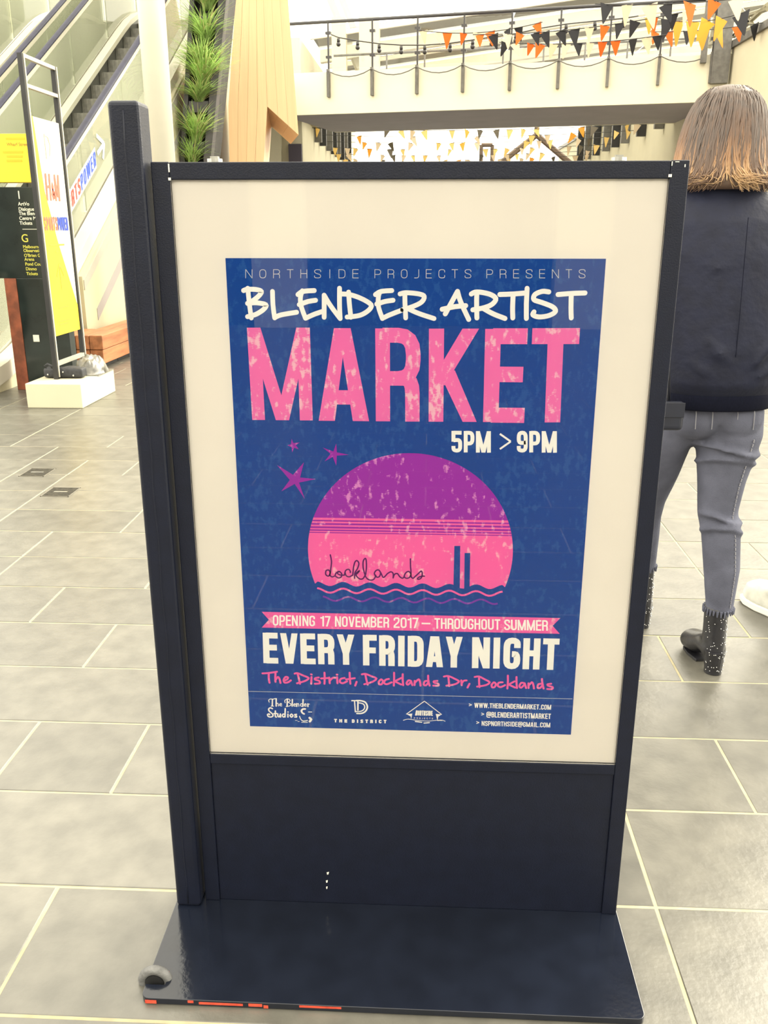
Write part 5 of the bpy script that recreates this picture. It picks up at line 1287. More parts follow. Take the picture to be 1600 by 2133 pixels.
for a, b in (((1470, 60), (1600, 18)), ((1478, 92), (1600, 48)), ((1500, -10), (1478, 100)), ((1560, -10), (1478, 30)), ((1520, -10), (1575, 60)), ((1600, 10), (1530, 75))):
    MB().tube([onX(*a, 6.4), onX(*b, 6.4)], .05, 6).build('bar', olive_steel, tr)
gb_ = thing('gable_frame', 'brown inverted-V gable frame standing in the lane', 'frame', (4.1, 38, 0))
ap = onY(1118, 281, 38)
for e in ((1040, 342), (1190, 342)):
    q = onY(*e, 38); MB().tube([ap, q], .11, 6).build('rafter', M('brown_beam', (0.17, 0.12, 0.09), 0.6), gb_)
    MB().tube([q, Vector((q.x, q.y, 0))], .1, 6).build('post', MATS['brown_beam'], gb_)
MB().tube([ap + Vector((0,0,-.1)), ap + Vector((0,0,.35))], .1, 6).build('finial', MATS['brown_beam'], gb_)
bx_ = thing('steel_portal', 'small dark square portal frame in the lane beside the gable', 'frame', (1.9, 36, 0))
for a, b in (((1003, 560), (1003, 302)), ((1003, 302), (1026, 302)), ((1026, 302), (1026, 560))):
    pa_, pb_ = onY(*a, 36), onY(*b, 36); pa_.z = max(0, pa_.z); pb_.z = max(0, pb_.z); pa_.x = pb_.x if abs(pa_.x - pb_.x) < .4 and a[1] == 560 else pa_.x; pb_.x = pa_.x if b[1] == 560 else pb_.x
    MB().tube([pa_, pb_], .07, 6).build('bar', MATS['brown_beam'], bx_)

# ------------------------------------------------------------------ bunting
f_or = M('orange_flag_cloth', (0.80, 0.20, 0.03), 0.8, trans=0.5); f_bk = M('black_flag_cloth', (0.012, 0.012, 0.016), 0.8)
f_wh = M('cream_flag_cloth', (0.76, 0.66, 0.52), 0.8, trans=0.5); f_ye = M('yellow_flag_cloth', (0.85, 0.50, 0.10), 0.8, trans=0.5); f_pa = M('pale_gold_flag_cloth', (0.85, 0.68, 0.32), 0.8, trans=0.5); f_gr = M('grey_flag_cloth', (0.13, 0.11, 0.08), 0.8, trans=0.2)
cordm = M('bunting_cord', (0.03, 0.03, 0.03), 0.8)
flag_me = {}
for mt in (f_or, f_bk, f_wh, f_ye, f_gr, f_pa):
    me = MB().prism([(-.5, 0, 0), (.5, 0, 0), (.08, .03, -1.05), (0, .03, -1.15), (-.08, .03, -1.05)], (0, .012, 0)).mesh('flag'); me.materials.append(mt); flag_me[mt.name] = me
def bunting(label, a, b, Ya, Yb, sag, cols, size, seed, skip=0.0, n=12):
    rnd = random.Random(seed); A, B = (onY(*a, Ya), onY(*b, Yb)) if len(a) == 2 else (Vector(a), Vector(b))
    t = thing('bunting', label, 'bunting', tuple(A), 'strings of triangular flags')
    P = lambda q: A.lerp(B, q) + Vector((0, 0, -sag*4*q*(1-q)))
    MB().tube([P(i/14) for i in range(15)], .008, 5).build('cord', cordm, t, smooth=True)
    for i in range(n):
        if rnd.random() < skip: continue
        q = (i + .5 + rnd.uniform(-.2, .2)) / n; c = cols[(i + rnd.choice((0, 0, 0, 1))) % len(cols)]
        s = size * rnd.uniform(.85, 1.15)
        o = inst(None, flag_me[c.name], 'flag', t, P(q), (rnd.uniform(-.35, .35), rnd.uniform(-.45, .45), rnd.uniform(-.7, .7)), (s*.85, s, s))
O_, K_, W_, Y_, G_, P_ = f_or, f_bk, f_wh, f_ye, f_gr, f_pa
bunting('string of orange, black and cream flags starting at the third bridge post', (868, 62), (1130, 46), 20.6, 19.5, .12, (O_, W_, K_, O_, W_), .23, 11, n=9)
bunting('string of orange and black flags across the upper right above the bridge rail', (985, 72), (1450, 20), 19.5, 17.0, .1, (O_, K_, W_, O_, O_, K_), .24, 12, n=15)
bunting('low string of flags hanging just in front of the bridge glass at right', (1040, 88), (1390, 72), 19.8, 18.0, .08, (K_, W_, O_, O_, K_, W_), .22, 13, n=13)
bunting('short string of flags crossing the top edge of the view', (1240, 8), (1560, -6), 17.2, 16.0, .05, (K_, O_, W_, K_), .30, 14, n=7)
bunting('string of yellow and cream flags at right in front of the dark bridge pillar', (1345, 30), (1560, 22), 18.9, 17.8, .15, (Y_, K_, Y_, W_, Y_), .33, 15, n=7)
bunting('string of yellow flags low at the right end of the bridge glass', tuple(onY(1350, 66, 20.5)), (6.05, 18.6, 4.86), 18.5, 17.0, .05, (Y_, O_, K_, Y_), .27, 16, n=7)
for i, (yl, yr, Y) in enumerate(((262, 258, 29.2), (276, 272, 30.4), (290, 284, 32.2), (303, 300, 33.9), (316, 312, 35.3), (327, 322, 38.0))):
    bunting(('highest', 'second', 'third', 'fourth', 'fifth', 'lowest')[i] + ' visible string of small yellow and grey flags in the lane under the bridge', (-3.62, Y, onY(728, yl + 4, Y).z), (6.10, Y - 1.7, onY(1195, yr, Y - 1.7).z), 0, 0, .12, (P_, W_, P_, Y_, W_, G_, P_, W_), .24, 30 + i, skip=.42, n=24)
# ------------------------------------------------------------------ plinth, banner stand, bag, totem, bench on the left
plw = M('white_plinth_paint', (0.50, 0.47, 0.34), 0.5, var=0.02, scale=3)
pln = thing('plinth', 'low white box plinth under the banner stand', 'plinth', (-2.80, 6.86, 0))
MB().box(-3.012, -2.588, 6.488, 7.222, 0.0, .185).build('body', plw, pln, bevel=.006)
BX = -2.85
bs = thing('banner_stand', 'tall black-framed stand with a yellow and white banner on the plinth', 'banner stand', (BX, 7.0, .186))
yA, yB = 6.70, 7.27
for y in (yA, yB):
    p = MB().box(BX-.02, BX+.014, y-.016, y+.016, .187, 2.45).build('upright', dark_steel, bs)
    MB().box(BX+.0142, BX+.02, y+.004, y+.016, .2, 2.45).build('edge_strip', white_alu, p)
for z0, z1 in ((2.425, 2.45), (2.235, 2.26), (.285, .315)):
    MB().box(BX-.012, BX+.018, yA+.017, yB-.017, z0, z1).build('crossbar', deck_mat, bs)
bann = MB().box(BX-.002, BX+.004, yA+.024, yB-.024, .505, 2.055).build('banner', M('white_banner_print', (0.66, 0.63, 0.50), 0.5), bs)
yel = M('yellow_banner_print', (0.80, 0.56, 0.02), 0.5)
ya, yb = yA+.024, yB-.024
MB().prism([(BX+.0045, ya, 2.055), (BX+.0045, ya+.05, 2.055), (BX+.0045, ya+.12, 1.55), (BX+.0045, ya+.26, 1.2), (BX+.0045, yb, .70), (BX+.0045, yb, .505), (BX+.0045, ya, .505)], (.001, 0, 0)).build('yellow_wedge', yel, bann)
ink_r = M('red_banner_ink', (0.70, 0.10, 0.06), 0.6); ink_b = M('blue_banner_ink', (0.02, 0.05, 0.4), 0.6); ink_o = M('ochre_banner_ink', (0.34, 0.22, 0.02), 0.6); ink_g = M('pale_gold_ink', (0.5, 0.44, 0.27), 0.6)
RY, UZ = (0, 1, 0), (0, 0, 1)
hm3 = MB(); H0 = Vector((BX+.007, ya+.15, 1.49))
for w_, q in ((.028, [(0, 0), (.06, 1)]), (.028, [(.27, 0), (.33, 1)]), (.02, [(-.03, .48), (.33, .54)]), (.018, [(.60, .08), (.46, .52), (.50, .64), (.55, .55), (.43, .25), (.48, .08), (.60, .36)]), (.024, [(.68, 0), (.74, 1)]), (.024, [(.74, 1), (.84, .15)]), (.024, [(.84, .15), (1.02, 1)]), (.028, [(1.02, 1), (.95, 0)])):
    strokes(hm3, [(a*.24, b*.19) for a, b in q], w_, False, H0, Vector(RY), Vector(UZ))
hm3.build('brand_lettering', ink_r, bann)
unit_lettering('brand_lettering', 'unit_sports', (BX+.007, ya+.04, 1.275), RY, UZ, .24, .10, ink_r, bann)
unit_lettering('brand_lettering', 'unit_power', (BX+.007, ya+.295, 1.275), RY, UZ, .19, .10, ink_b, bann)
lg = MB()
strokes(lg, [(ya+.22, 1.95), (ya+.28, 1.94), (ya+.31, 1.88), (ya+.28, 1.80), (ya+.22, 1.79), (ya+.22, 1.95)], .014, False, Vector((BX+.007, 0, 0)), Vector(RY), Vector(UZ))
lg.build('pale_emblem', ink_g, bann)
am = MB()
for q in ([(ya+.24, .84), (ya+.24, 1.03)], [(ya+.17, .94), (ya+.24, 1.03)], [(ya+.31, .94), (ya+.24, 1.03)]): strokes(am, q, .016, False, Vector((BX+.007, 0, 0)), Vector(RY), Vector(UZ))
for (a, b, z) in ((.1, .38, 1.165), (.2, .28, 1.115), (.14, .34, .70), (.09, .33, .60), (.12, .30, .575)): MB().box(BX+.0062, BX+.0068, ya+a, ya+b, z, z+.012).build('small_print', ink_o, bann)
am.build('arrow_print', ink_o, bann)
# bag and crumpled sheet on the plinth
bagm = M('black_bag_fabric', (0.02, 0.021, 0.025), 0.6, var=0.3, scale=30, bump=0.2, bscale=120)
bg_ = thing('bag', 'black fabric bag lying on the white plinth', 'bag', (-2.83, 6.78, .186))
mb = MB(); mb.box(-2.97, -2.66, 6.727, 6.83, .188, .265); mb.ball((-2.76, 6.78, .25), (.08, .045, .03)); mb.ball((-2.92, 6.775, .245), (.04, .04, .035))
mb.build('body', bagm, bg_, remesh=.012, rsmooth=8)
MB().tube([(-2.94, 6.75, .25), (-2.955, 6.74, .28), (-2.93, 6.735, .295), (-2.90, 6.735, .28), (-2.885, 6.74, .25)], .011, 6, squash=.4).build('strap', bagm, bg_, smooth=True)
for p in ((-2.93, 6.724, .215), (-2.81, 6.724, .235), (-2.73, 6.724, .21)): MB().ball(p, .008, 8, 6).build('buckle', steel, bg_)
shm = M('grey_plastic_sheet', (0.10, 0.095, 0.08), 0.3, var=0.6, scale=14, spec=0.7)
cs = MB(); n = 34; rings = []
for i in range(n):
    row = []
    for j in range(n):
        u, v = i/(n-1)-.5, j/(n-1)-.5; r = max(0, 1 - (u*u+v*v)*4.2)
        x = -2.705 + u*.25; y = 7.04 + v*.36
        z = .1895 + .125*r**.6 + (noise.noise(Vector((u*5, v*6, 2)))*.035 + abs(noise.noise(Vector((u*11, v*9, 5))))*.03) * min(1, r*2.5)
        row.append(Vector((x, y, max(.189, z))))
    rings.append(row)
top = [v for r in rings for v in r]; bot = [Vector((v.x, v.y, .1865)) for v in top]; nn = n*n
fsx = [(i*n+j, i*n+j+1, (i+1)*n+j+1, (i+1)*n+j) for i in range(n-1) for j in range(n-1)]
rim = [j for j in range(n)] + [i*n+n-1 for i in range(1, n)] + [(n-1)*n+j for j in range(n-2, -1, -1)] + [i*n for i in range(n-2, 0, -1)]
cs.add(top + bot, fsx + [tuple(a+nn for a in f[::-1]) for f in fsx] + [(rim[k], rim[(k+1) % len(rim)], rim[(k+1) % len(rim)]+nn, rim[k]+nn) for k in range(len(rim))])
tag(cs.build('crumpled_sheet', shm, None, smooth=True, loc=(-2.705, 7.0, .186)), 'crumpled shiny grey plastic sheet on the plinth beside the black bag', 'sheet')
# directory totem
TY = 7.262
blk = M('black_totem_glass', (0.014, 0.02, 0.019), 0.12, var=0.3, scale=4); rust = M('rusted_steel', (0.22, 0.06, 0.028), 0.7, var=0.35, scale=9, bump=0.15, bscale=60)
tt = thing('directory_totem', 'black directory totem with yellow head panel and rusted steel leg', 'sign', (-3.2, TY+.05, 0))
MB().box(-3.335, -2.945, TY, TY+.11, 0.0, .905).build('body', blk, tt, bevel=.003)
MB().box(-3.50, -2.945, TY, TY+.11, .9055, 1.60).build('upper_body', blk, tt, bevel=.003)
MB().box(-3.435, -3.336, TY-.004, TY+.10, 0.0, .905).build('rusted_leg', rust, tt, bevel=.002)
hp = MB().box(-3.60, onY(74, 340, TY-.012).x, TY-.02, TY+.115, 1.633, 1.985).build('yellow_head', yel, tt, bevel=.003)
MB().box(-3.25, -3.20, TY-.006, TY-.001, .40, .455).build('white_plate', chip_white, tt)
ink_w = M('pale_totem_ink', (0.62, 0.62, 0.52), 0.6); ink_y = M('lime_totem_ink', (0.50, 0.47, 0.06), 0.6)
def tl(px_, py__, s, txt, m, par, dy=.0015, yy=None):
    c = onY(px_, py__, (yy or TY) - dy)
    lettering('panel_lettering', txt, c, (1,0,0), (0,0,1), s, m, par, sx=.95, bold=.0006)
tl(35, 414, .085, '1', ink_w, tt)
for y, s in ((428, 'ArtVo'), (439, 'Dialogue in t'), (448, 'The Blender'), (458, 'Centre Man'), (468, 'Tickets')): tl(38 + (y-428)*.08, y, .037, s, ink_w, tt)
tl(45, 504, .085, 'G', ink_y, tt)
for y, s in ((517, 'Melbourne'), (525, 'Observation'), (535, "O'Brien Gro"), (543, 'Arena'), (553, 'Pond Court'), (563, 'Dinmo'), (573, 'Tickets')): tl(48 + (y-517)*.13, y, .034, s, ink_y, tt)
MB().box(onY(47, 478, TY).x, -2.99, TY-.0012, TY-.0004, onY(47, 478, TY).z, onY(47, 478, TY).z+.004).build('rule_line', ink_w, tt)
tl(14, 304, .034, 'Wharf Street', ink_o, tt, dy=.022)
for (xa, xb, y) in ((12, 52, 291), (6, 48, 319), (14, 47, 328), (14, 46, 337)):
    a, b = onY(xa, y, TY-.022), onY(xb, y, TY-.022); MB().box(a.x, b.x, TY-.0222, TY-.0208, a.z, a.z+.016).build('small_print', M('pale_ochre_ink', (0.58, 0.38, 0.01), 0.6), tt)
# timber bench of stacked sleepers
slp = M('red_timber_sleeper', (0.33, 0.125, 0.05), 0.6, var=0.25, scale=4, stretch=(5, .6, 5), obj_rand=0.12, bump=0.1, bscale=30)
bn = thing('timber_bench', 'low bench of stacked reddish timber sleepers against the escalator side', 'bench', (-3.3, 9.5, 0))
MB().box(-3.70, -3.15, 8.50, 8.93, 0.001, .05).build('base_rail', dark_steel, bn)
MB().box(-3.42, -3.15, 8.94, 11.3, 0.001, .05).build('base_rail', dark_steel, bn)
for c in range(2):
    for i in range(5):
        x1 = -3.09 - i*.132 + (.008 if c else 0) ; x0 = x1 - .127
        ye = 11.4 if x0 > -3.445 else 8.94
        MB().box(x0, x1, 8.37 + random.uniform(0, .025), ye, .051 + c*.137, .051 + c*.137 + .133).build('sleeper', slp, bn, bevel=.006)
# ------------------------------------------------------------------ people
skin = M('skin', (0.62, 0.38, 0.26), 0.5, var=0.06, scale=12)
eye_m = M('eye', (0.05, 0.03, 0.02), 0.2)
jk_m = M('black_bomber_fabric', (0.006, 0.008, 0.022), 0.7, var=0.15, scale=24, bump=0.25, bscale=45, spec=0.3)
rib_m = M('black_rib_knit', (0.005, 0.006, 0.014), 0.9, var=0.2, scale=60, stretch=(12, 12, .4), bump=0.1, bscale=40, spec=0.1)
denim = M('faded_grey_denim', (0.085, 0.09, 0.125), 0.85, var=0.16, scale=14, bump=0.22, bscale=320, spec=0.2)
denim_seam = M('pale_denim_stitch', (0.22, 0.22, 0.25), 0.85)
boot_m = M('black_boot_leather', (0.014, 0.014, 0.018), 0.32, var=0.3, scale=20, bump=0.1, bscale=80)
stud_m = M('silver_stud', (0.7, 0.7, 0.68), 0.25, metal=1.0)
def hair_mat():
    m = bpy.data.materials.new('ombre_hair'); m.use_nodes = True
    nt = m.node_tree; N = nt.nodes; L = nt.links; b = N['Principled BSDF']; b.inputs['Roughness'].default_value = 0.6
    at = N.new('ShaderNodeAttribute'); at.attribute_name = 'tipness'
    tc = N.new('ShaderNodeTexCoord'); mp = N.new('ShaderNodeMapping'); mp.inputs['Scale'].default_value = (60, 60, 2.5); L.new(tc.outputs['Object'], mp.inputs[0])
    nz = N.new('ShaderNodeTexNoise'); nz.inputs['Scale'].default_value = 2; nz.inputs['Detail'].default_value = 3; L.new(mp.outputs[0], nz.inputs[0])
    ad = N.new('ShaderNodeMath'); ad.operation = 'MULTIPLY_ADD'; ad.inputs[1].default_value = .5; L.new(nz.outputs[0], ad.inputs[0]); L.new(at.outputs['Fac'], ad.inputs[2])
    cr = N.new('ShaderNodeValToRGB'); L.new(ad.outputs[0], cr.inputs[0])
    e = cr.color_ramp.elements; e[0].position = .2; e[0].color = (0.085, 0.066, 0.058, 1); e[1].position = 1.15 if False else 1.0; e[1].color = (0.50, 0.33, 0.18, 1)
    k = e.new(.55); k.color = (0.15, 0.09, 0.06, 1); k2 = e.new(.78); k2.color = (0.30, 0.17, 0.09, 1)
    L.new(cr.outputs[0], b.inputs['Base Color']); return m
hairm = hair_mat()
def lerp(a, b, t): return a + (b - a) * t
def hand(mb, wrist, d, out, s=1.0):                        # palm, four unequal bent fingers and a thumb
    w = Vector(wrist); d = Vector(d).normalized(); o = Vector(out).normalized(); n = d.cross(o)
    mb.tube([w - d*.03*s, w + d*.03*s, w + d*.085*s], [.024*s, .033*s, .034*s], 10, squash=.55, up=tuple(n))
    for k, (off, ln) in enumerate(((.026, .068), (.009, .078), (-.009, .073), (-.025, .056))):
        b = w + d*.082*s + o*off*s
        mb.tube([b, b + d*ln*.4*s - n*.006*s, b + d*ln*.7*s - n*.022*s, b + d*ln*.85*s - n*.040*s], [.0088*s, .0085*s, .008*s, .0065*s], 8)
    b = w + d*.03*s + o*.026*s
    mb.tube([b, b + d*.03*s + o*.022*s - n*.01*s, b + d*.058*s + o*.026*s - n*.024*s], [.0115*s, .0105*s, .008*s], 8)

# --- the woman in front of the lane, seen from behind
wm = thing('person', 'woman in black bomber jacket, grey jeans and studded ankle boots, seen from behind', 'person', (.83, 2.56, 0))
RL = [(.865, 2.565, .80, .098), (.873, 2.56, .735, .093), (.866, 2.555, .60, .068), (.868, 2.56, .50, .0575), (.880, 2.545, .44, .056), (.892, 2.535, .33, .0525), (.897, 2.53, .22, .041), (.896, 2.53, .196, .0415), (.895, 2.532, .10, .034)]
LL = [(.748, 2.585, .80, .090), (.706, 2.61, .72, .080), (.703, 2.665, .60, .069), (.703, 2.735, .49, .057), (.707, 2.77, .42, .054), (.722, 2.81, .32, .050), (.741, 2.845, .21, .039), (.744, 2.86, .10, .034)]
def legs(mb, g, up_to=0.0):
    for Lg in (RL, LL):
        q = [p for p in Lg if p[2] >= up_to]; mb.tube([p[:3] for p in q], [p[3] + g for p in q], 20, up=(0,1,0))
    mb.ellipses([(.815, 2.565, .755, .05, .05), (.815, 2.568, .785, .135 + g, .10 + g), (.815, 2.568, .82, .150 + g, .112 + g), (.812, 2.565, .90, .142 + g, .102 + g), (.808, 2.56, 1.0, .118 + g, .085 + g)], yaw=.12, n=28)
bd = MB(); legs(bd, -.010)
bd.ellipses([(.81, 2.56, .95, .11, .08), (.80, 2.56, 1.05, .115, .08), (.79, 2.56, 1.2, .135, .095), (.782, 2.56, 1.33, .15, .085), (.778, 2.56, 1.39, .09, .06), (.774, 2.56, 1.42, .05, .05), (.772, 2.565, 1.50, .048, .05)], yaw=.1, n=24)
bd.ball((.772, 2.575, 1.545), (.072, .09, .105)); bd.ball((.772, 2.60, 1.50), (.055, .07, .06)); bd.tube([(.77, 2.66, 1.555), (.768, 2.685, 1.53), (.768, 2.672, 1.515)], [.008, .014, .012], 8)
for s in (-1, 1): bd.ball((.772 + s*.075, 2.57, 1.54), (.012, .02, .03), 8, 6)
arms = {}
for s in (-1, 1):
    sh, el, wr_ = Vector((.785 + s*.165, 2.56, 1.345)), Vector((.79 + s*.235, 2.53, 1.08)), Vector((.80 + s*.175, 2.70, .95))
    arms[s] = (sh, el, wr_)
    bd.tube([sh, sh.lerp(el, .5), el, el.lerp(wr_, .4), wr_], [.045, .042, .036, .036, .026], 12, up=(0,1,0))
    hand(bd, wr_, (-s*.55, .45, -.5), (0, .7, .6), .92)
body = bd.build('body', skin, wm, remesh=.0085, rsmooth=3)
for s in (-1, 1): MB().ball((.770 + s*.03, 2.657, 1.553), .011, 8, 6).build('eye', eye_m, wm, smooth=True)
jm = MB(); legs(jm, .0, .19)
for (x, y, z, r, q) in ((.872, 2.55, .49, .061, .01), (.878, 2.547, .455, .0605, .012), (.866, 2.556, .70, .093, .012), (.868, 2.556, .665, .084, .01)):       # folds behind the knee and under the seat
    pts = [(x + (r+.001)*math.cos(a), y + (r+.001)*math.sin(a), z + .016*math.sin(a*1.5 + z*30)) for a in [math.pi*(1.0 + .1*k) for k in range(11)]]
    jm.tube(pts, .006, 6)
jm.ball((.872, 2.51, .80), (.075, .06, .07)); jm.ball((.765, 2.515, .80), (.075, .06, .07))
je = jm.build('jeans', denim, wm, remesh=.007, rsmooth=3)
# split hem over the knee pleat, seams and pockets on the jeans
sm = MB()
for k in range(40):
    t0 = k/40; z = lerp(.74, .215, t0)
    def at(z):
        for p, q in zip(RL, RL[1:]):
            if q[2] <= z <= p[2]: u = (p[2]-z)/(p[2]-q[2]); return [lerp(p[i], q[i], u) for i in range(4)]
        return list(RL[-1])
    p = at(z); p2 = at(z - .009); an = math.radians(-62)
    f = lambda p: Vector((p[0] + math.cos(an)*(p[3]+.0015), p[1] + math.sin(an)*(p[3]+.0015), p[2]))
    sm.tube([f(p), f(p2)], .0016, 5)
sm.build('outseam_stitch', denim_seam, je)
for Lg in (RL, LL):
    fr = MB(); p = list(Lg[-2])
    for k in range(26):
        a = 2*math.pi*k/26; fr.tube([(p[0] + math.cos(a)*(p[3]+.0015), p[1] + math.sin(a)*(p[3]+.0015), p[2]+.012), (p[0] + math.cos(a)*(p[3]+.003), p[1] + math.sin(a)*(p[3]+.003), p[2] - .001 - .008*random.random())], [.0045, .002], 5)
    fr.build('frayed_hem', denim, je)
for xc, a in ((.875, 0.0), (.762, 0.1)):
    for k in range(2):
        x = xc - .022 + k*.045
        pk = MB(); pk.tube([(x + .002*i, 2.4515 - (.0 if i else 0) + .004*abs(i-1), .838 - .022*i) for i in range(4)], .0013, 5); pk.build('pocket_stitch', denim_seam, je)

# jacket
jb = MB()
jb.ellipses([(.815, 2.555, .862, .158, .125), (.815, 2.55, .90, .178, .145), (.812, 2.548, 1.0, .186, .150), (.805, 2.55, 1.12, .190, .145), (.797, 2.553, 1.24, .196, .138), (.790, 2.556, 1.32, .192, .122), (.784, 2.558, 1.365, .165, .10), (.780, 2.56, 1.40, .105, .078), (.776, 2.562, 1.43, .066, .064)], yaw=.1, n=40, power=2.3)
for s in (-1, 1):
    sh, el, wr_ = arms[s]
    jb.tube([sh + Vector((-s*.03, 0, .0)), sh.lerp(el, .35), sh.lerp(el, .7), el, el.lerp(wr_, .5), wr_], [.074, .072, .067, .064, .056, .044], 18, up=(0,1,0))
for (pts) in ([(.735, 2.405, 1.03), (.765, 2.398, .99), (.80, 2.40, .965)], [(.93, 2.418, 1.06), (.895, 2.405, 1.0), (.865, 2.40, .955)], [(.70, 2.42, .97), (.73, 2.412, .94), (.78, 2.405, .925)], [(.96, 2.43, .98), (.92, 2.42, .945), (.88, 2.41, .925)], [(.70, 2.425, 1.22), (.74, 2.418, 1.205), (.79, 2.412, 1.215)]):
    jb.tube(pts, [.006, .012, .005], 8)
jk = jb.build('jacket', jk_m, wm, remesh=.009, rsmooth=4)
MB().ellipses([(.815, 2.556, .826, .156, .122), (.815, 2.556, .830, .160, .126), (.815, 2.555, .862, .163, .130), (.815, 2.553, .876, .160, .128)], yaw=.1, n=48, power=2.3).build('hem_band', rib_m, jk, smooth=True)
MB().ellipses([(.780, 2.562, 1.405, .085, .075), (.777, 2.564, 1.42, .075, .072), (.775, 2.566, 1.445, .068, .068)], yaw=.1, n=30).build('collar', rib_m, jk, smooth=True)
for s in (-1, 1):
    el, wr_ = arms[s][1:]; MB().tube([el.lerp(wr_, .85), wr_, wr_ + (wr_-el).normalized()*.02], [.046, .043, .036], 16).build('cuff', rib_m, jk, smooth=True)
MB().tube([(.803, 2.4035, 1.33), (.806, 2.400, 1.20), (.8095, 2.3975, 1.08), (.812, 2.3985, .98)], .0009, 5).build('back_seam', rib_m, jk)
# hair: a smooth cap down to the shoulders with loose strands over it
HR = [(.771, 2.575, 1.658, .012, .012), (.771, 2.574, 1.652, .040, .05), (.772, 2.572, 1.637, .064, .082), (.771, 2.569, 1.61, .084, .104), (.768, 2.565, 1.575, .097, .116), (.766, 2.562, 1.53, .107, .120), (.766, 2.558, 1.48, .115, .120), (.768, 2.554, 1.44, .119, .118), (.772, 2.55, 1.412, .118, .112), (.775, 2.548, 1.40, .095, .088)]
hm = MB()
def hrow(x, y, z, rx, ry):                                   # open towards the face in front
    ff = 1.0 if z > 1.615 else .30
    return [Vector((x + rx*math.cos(a), y + ry*math.sin(a)*(ff if math.sin(a) > 0 else 1), z)) for a in [2*math.pi*j/40 for j in range(40)]]
hm.sweep([hrow(*r) for r in HR])
hr_rng = random.Random(4)
hairparts = [(hm, None)]
def hring(z):
    for p, q in zip(HR, HR[1:]):
        if q[2] <= z <= p[2]: u = (p[2]-z)/(p[2]-q[2]); return [lerp(p[i], q[i], u) for i in range(5)]
    return list(HR[-1] if z < HR[-1][2] else HR[0])
st = MB(); tips = []
for k in range(900):
    a = hr_rng.uniform(math.pi*.98, 2.02*math.pi); z0 = hr_rng.uniform(1.50, 1.652); z1 = hr_rng.uniform(1.392, 1.415); da = hr_rng.uniform(-.10, .10); flip = hr_rng.uniform(.002, .030) ; lift = hr_rng.uniform(.0005, .005)
    swp = (-1 if a < 4.55 else 1) * hr_rng.uniform(.1, .55); light = hr_rng.random() < .16 or (4.5 < a < 5.0 and hr_rng.random() < .75) or a < 3.5 or a > 5.9
    pts = []; n = 11
    for i in range(n):
        q = i/(n-1); z = lerp(z0, z1, q); p = hring(max(z, 1.405)); an = a + da*q + .04*math.sin(q*5 + k*.01) + swp*max(0, (q-.45)/.55)**3
        fl_ = lift + flip*max(0, (q-.78)/.22)**2
        pts.append((p[0] + math.cos(an)*(p[3]+fl_), p[1] + math.sin(an)*(p[4]+fl_), z + .018*max(0, (q-.86)/.14)**2*(flip > .014)))
    r0 = hr_rng.uniform(.0012, .0028)
    c0 = len(st.v); st.tube(pts, [r0*(.5 if i == 0 else 1 if i < n-2 else .5 if i == n-2 else .15) for i in range(n)], 5, cap=False)
    for i in range(n):
        q = max(0, (1.60 - pts[i][2]) / .20); tips += [max(0, min(1, (q*.85 - .02 if light else q*.52 - .22)))]*5
hc = hm.build('hair', hairm, wm, smooth=True)
at_ = hc.data.attributes.new('tipness', 'FLOAT', 'POINT')
for i, v in enumerate(hc.data.vertices):
    z = v.co.z; at_.data[i].value = max(0, min(1, (1.50 - z)/.15*.4 - .1))
hs_ = st.build('strands', hairm, hc, smooth=True)
at_ = hs_.data.attributes.new('tipness', 'FLOAT', 'POINT')
for i, t in enumerate(tips[:len(hs_.data.vertices)]): at_.data[i].value = t
# boots
def boot(name, hx, hy, yaw, parent, lift=0.0):
    c, s = math.cos(yaw), math.sin(yaw)
    T = lambda x, y, z: Vector((hx + x*c - y*s, hy + x*s + y*c, z + lift))        # local +y: toe direction, origin at back of heel
    mb = MB()
    def ring(y, z, rx, ry): return [T(rx*math.cos(2*math.pi*j/20), y + ry*math.sin(2*math.pi*j/20), z) for j in range(20)]
    mb.sweep([ring(.045, .045, .030, .040), ring(.048, .09, .034, .043), ring(.050, .13, .033, .040), ring(.053, .18, .034, .040), ring(.055, .215, .036, .041)])
    mb.tube([T(0, .03, .075), T(0, .09, .075), T(0, .14, .050), T(0, .185, .038), T(0, .215, .030)], [.036, .040, .045, .043, .028], 18, squash=.8, up=(0,0,1))
    bt = mb.build(name, boot_m, parent, remesh=.006, rsmooth=4)
    h = MB(); h.sweep([ring(.030, .0008, .026, .027), ring(.030, .012, .026, .027), ring(.034, .05, .029, .033), ring(.036, .075, .033, .038)]); h.build('block_heel', boot_m, bt, smooth=False)
    so = MB(); so.prism([T(x, y, .0008) for x, y in ((-.022, .10), (-.030, .15), (-.027, .19), (-.012, .21), (.012, .21), (.027, .19), (.030, .15), (.022, .10))], (0, 0, .008)); so.build('sole', boot_m, bt)
    sd = MB(); rr = random.Random(5)
    for k in range(95):
        z = rr.uniform(.012, .185); a = rr.uniform(-math.pi*.95, -.05)
        if z < .075: rx, ry, y0 = lerp(.026, .033, z/.075)+.0005, lerp(.027, .038, z/.075)+.0005, lerp(.030, .036, z/.075)
        else: rx, ry, y0 = lerp(.0340, .0345, (z-.075)/.1), lerp(.0425, .0405, (z-.075)/.1), lerp(.048, .053, (z-.075)/.1)
        sd.ball(T(rx*math.cos(a), y0 + ry*math.sin(a), z), .0016, 6, 4)
    sd.build('studs', stud_m, bt, smooth=True)
    return bt
boot('boot', .897, 2.475, .14, wm)
boot('boot', .752, 2.80, .12, wm)
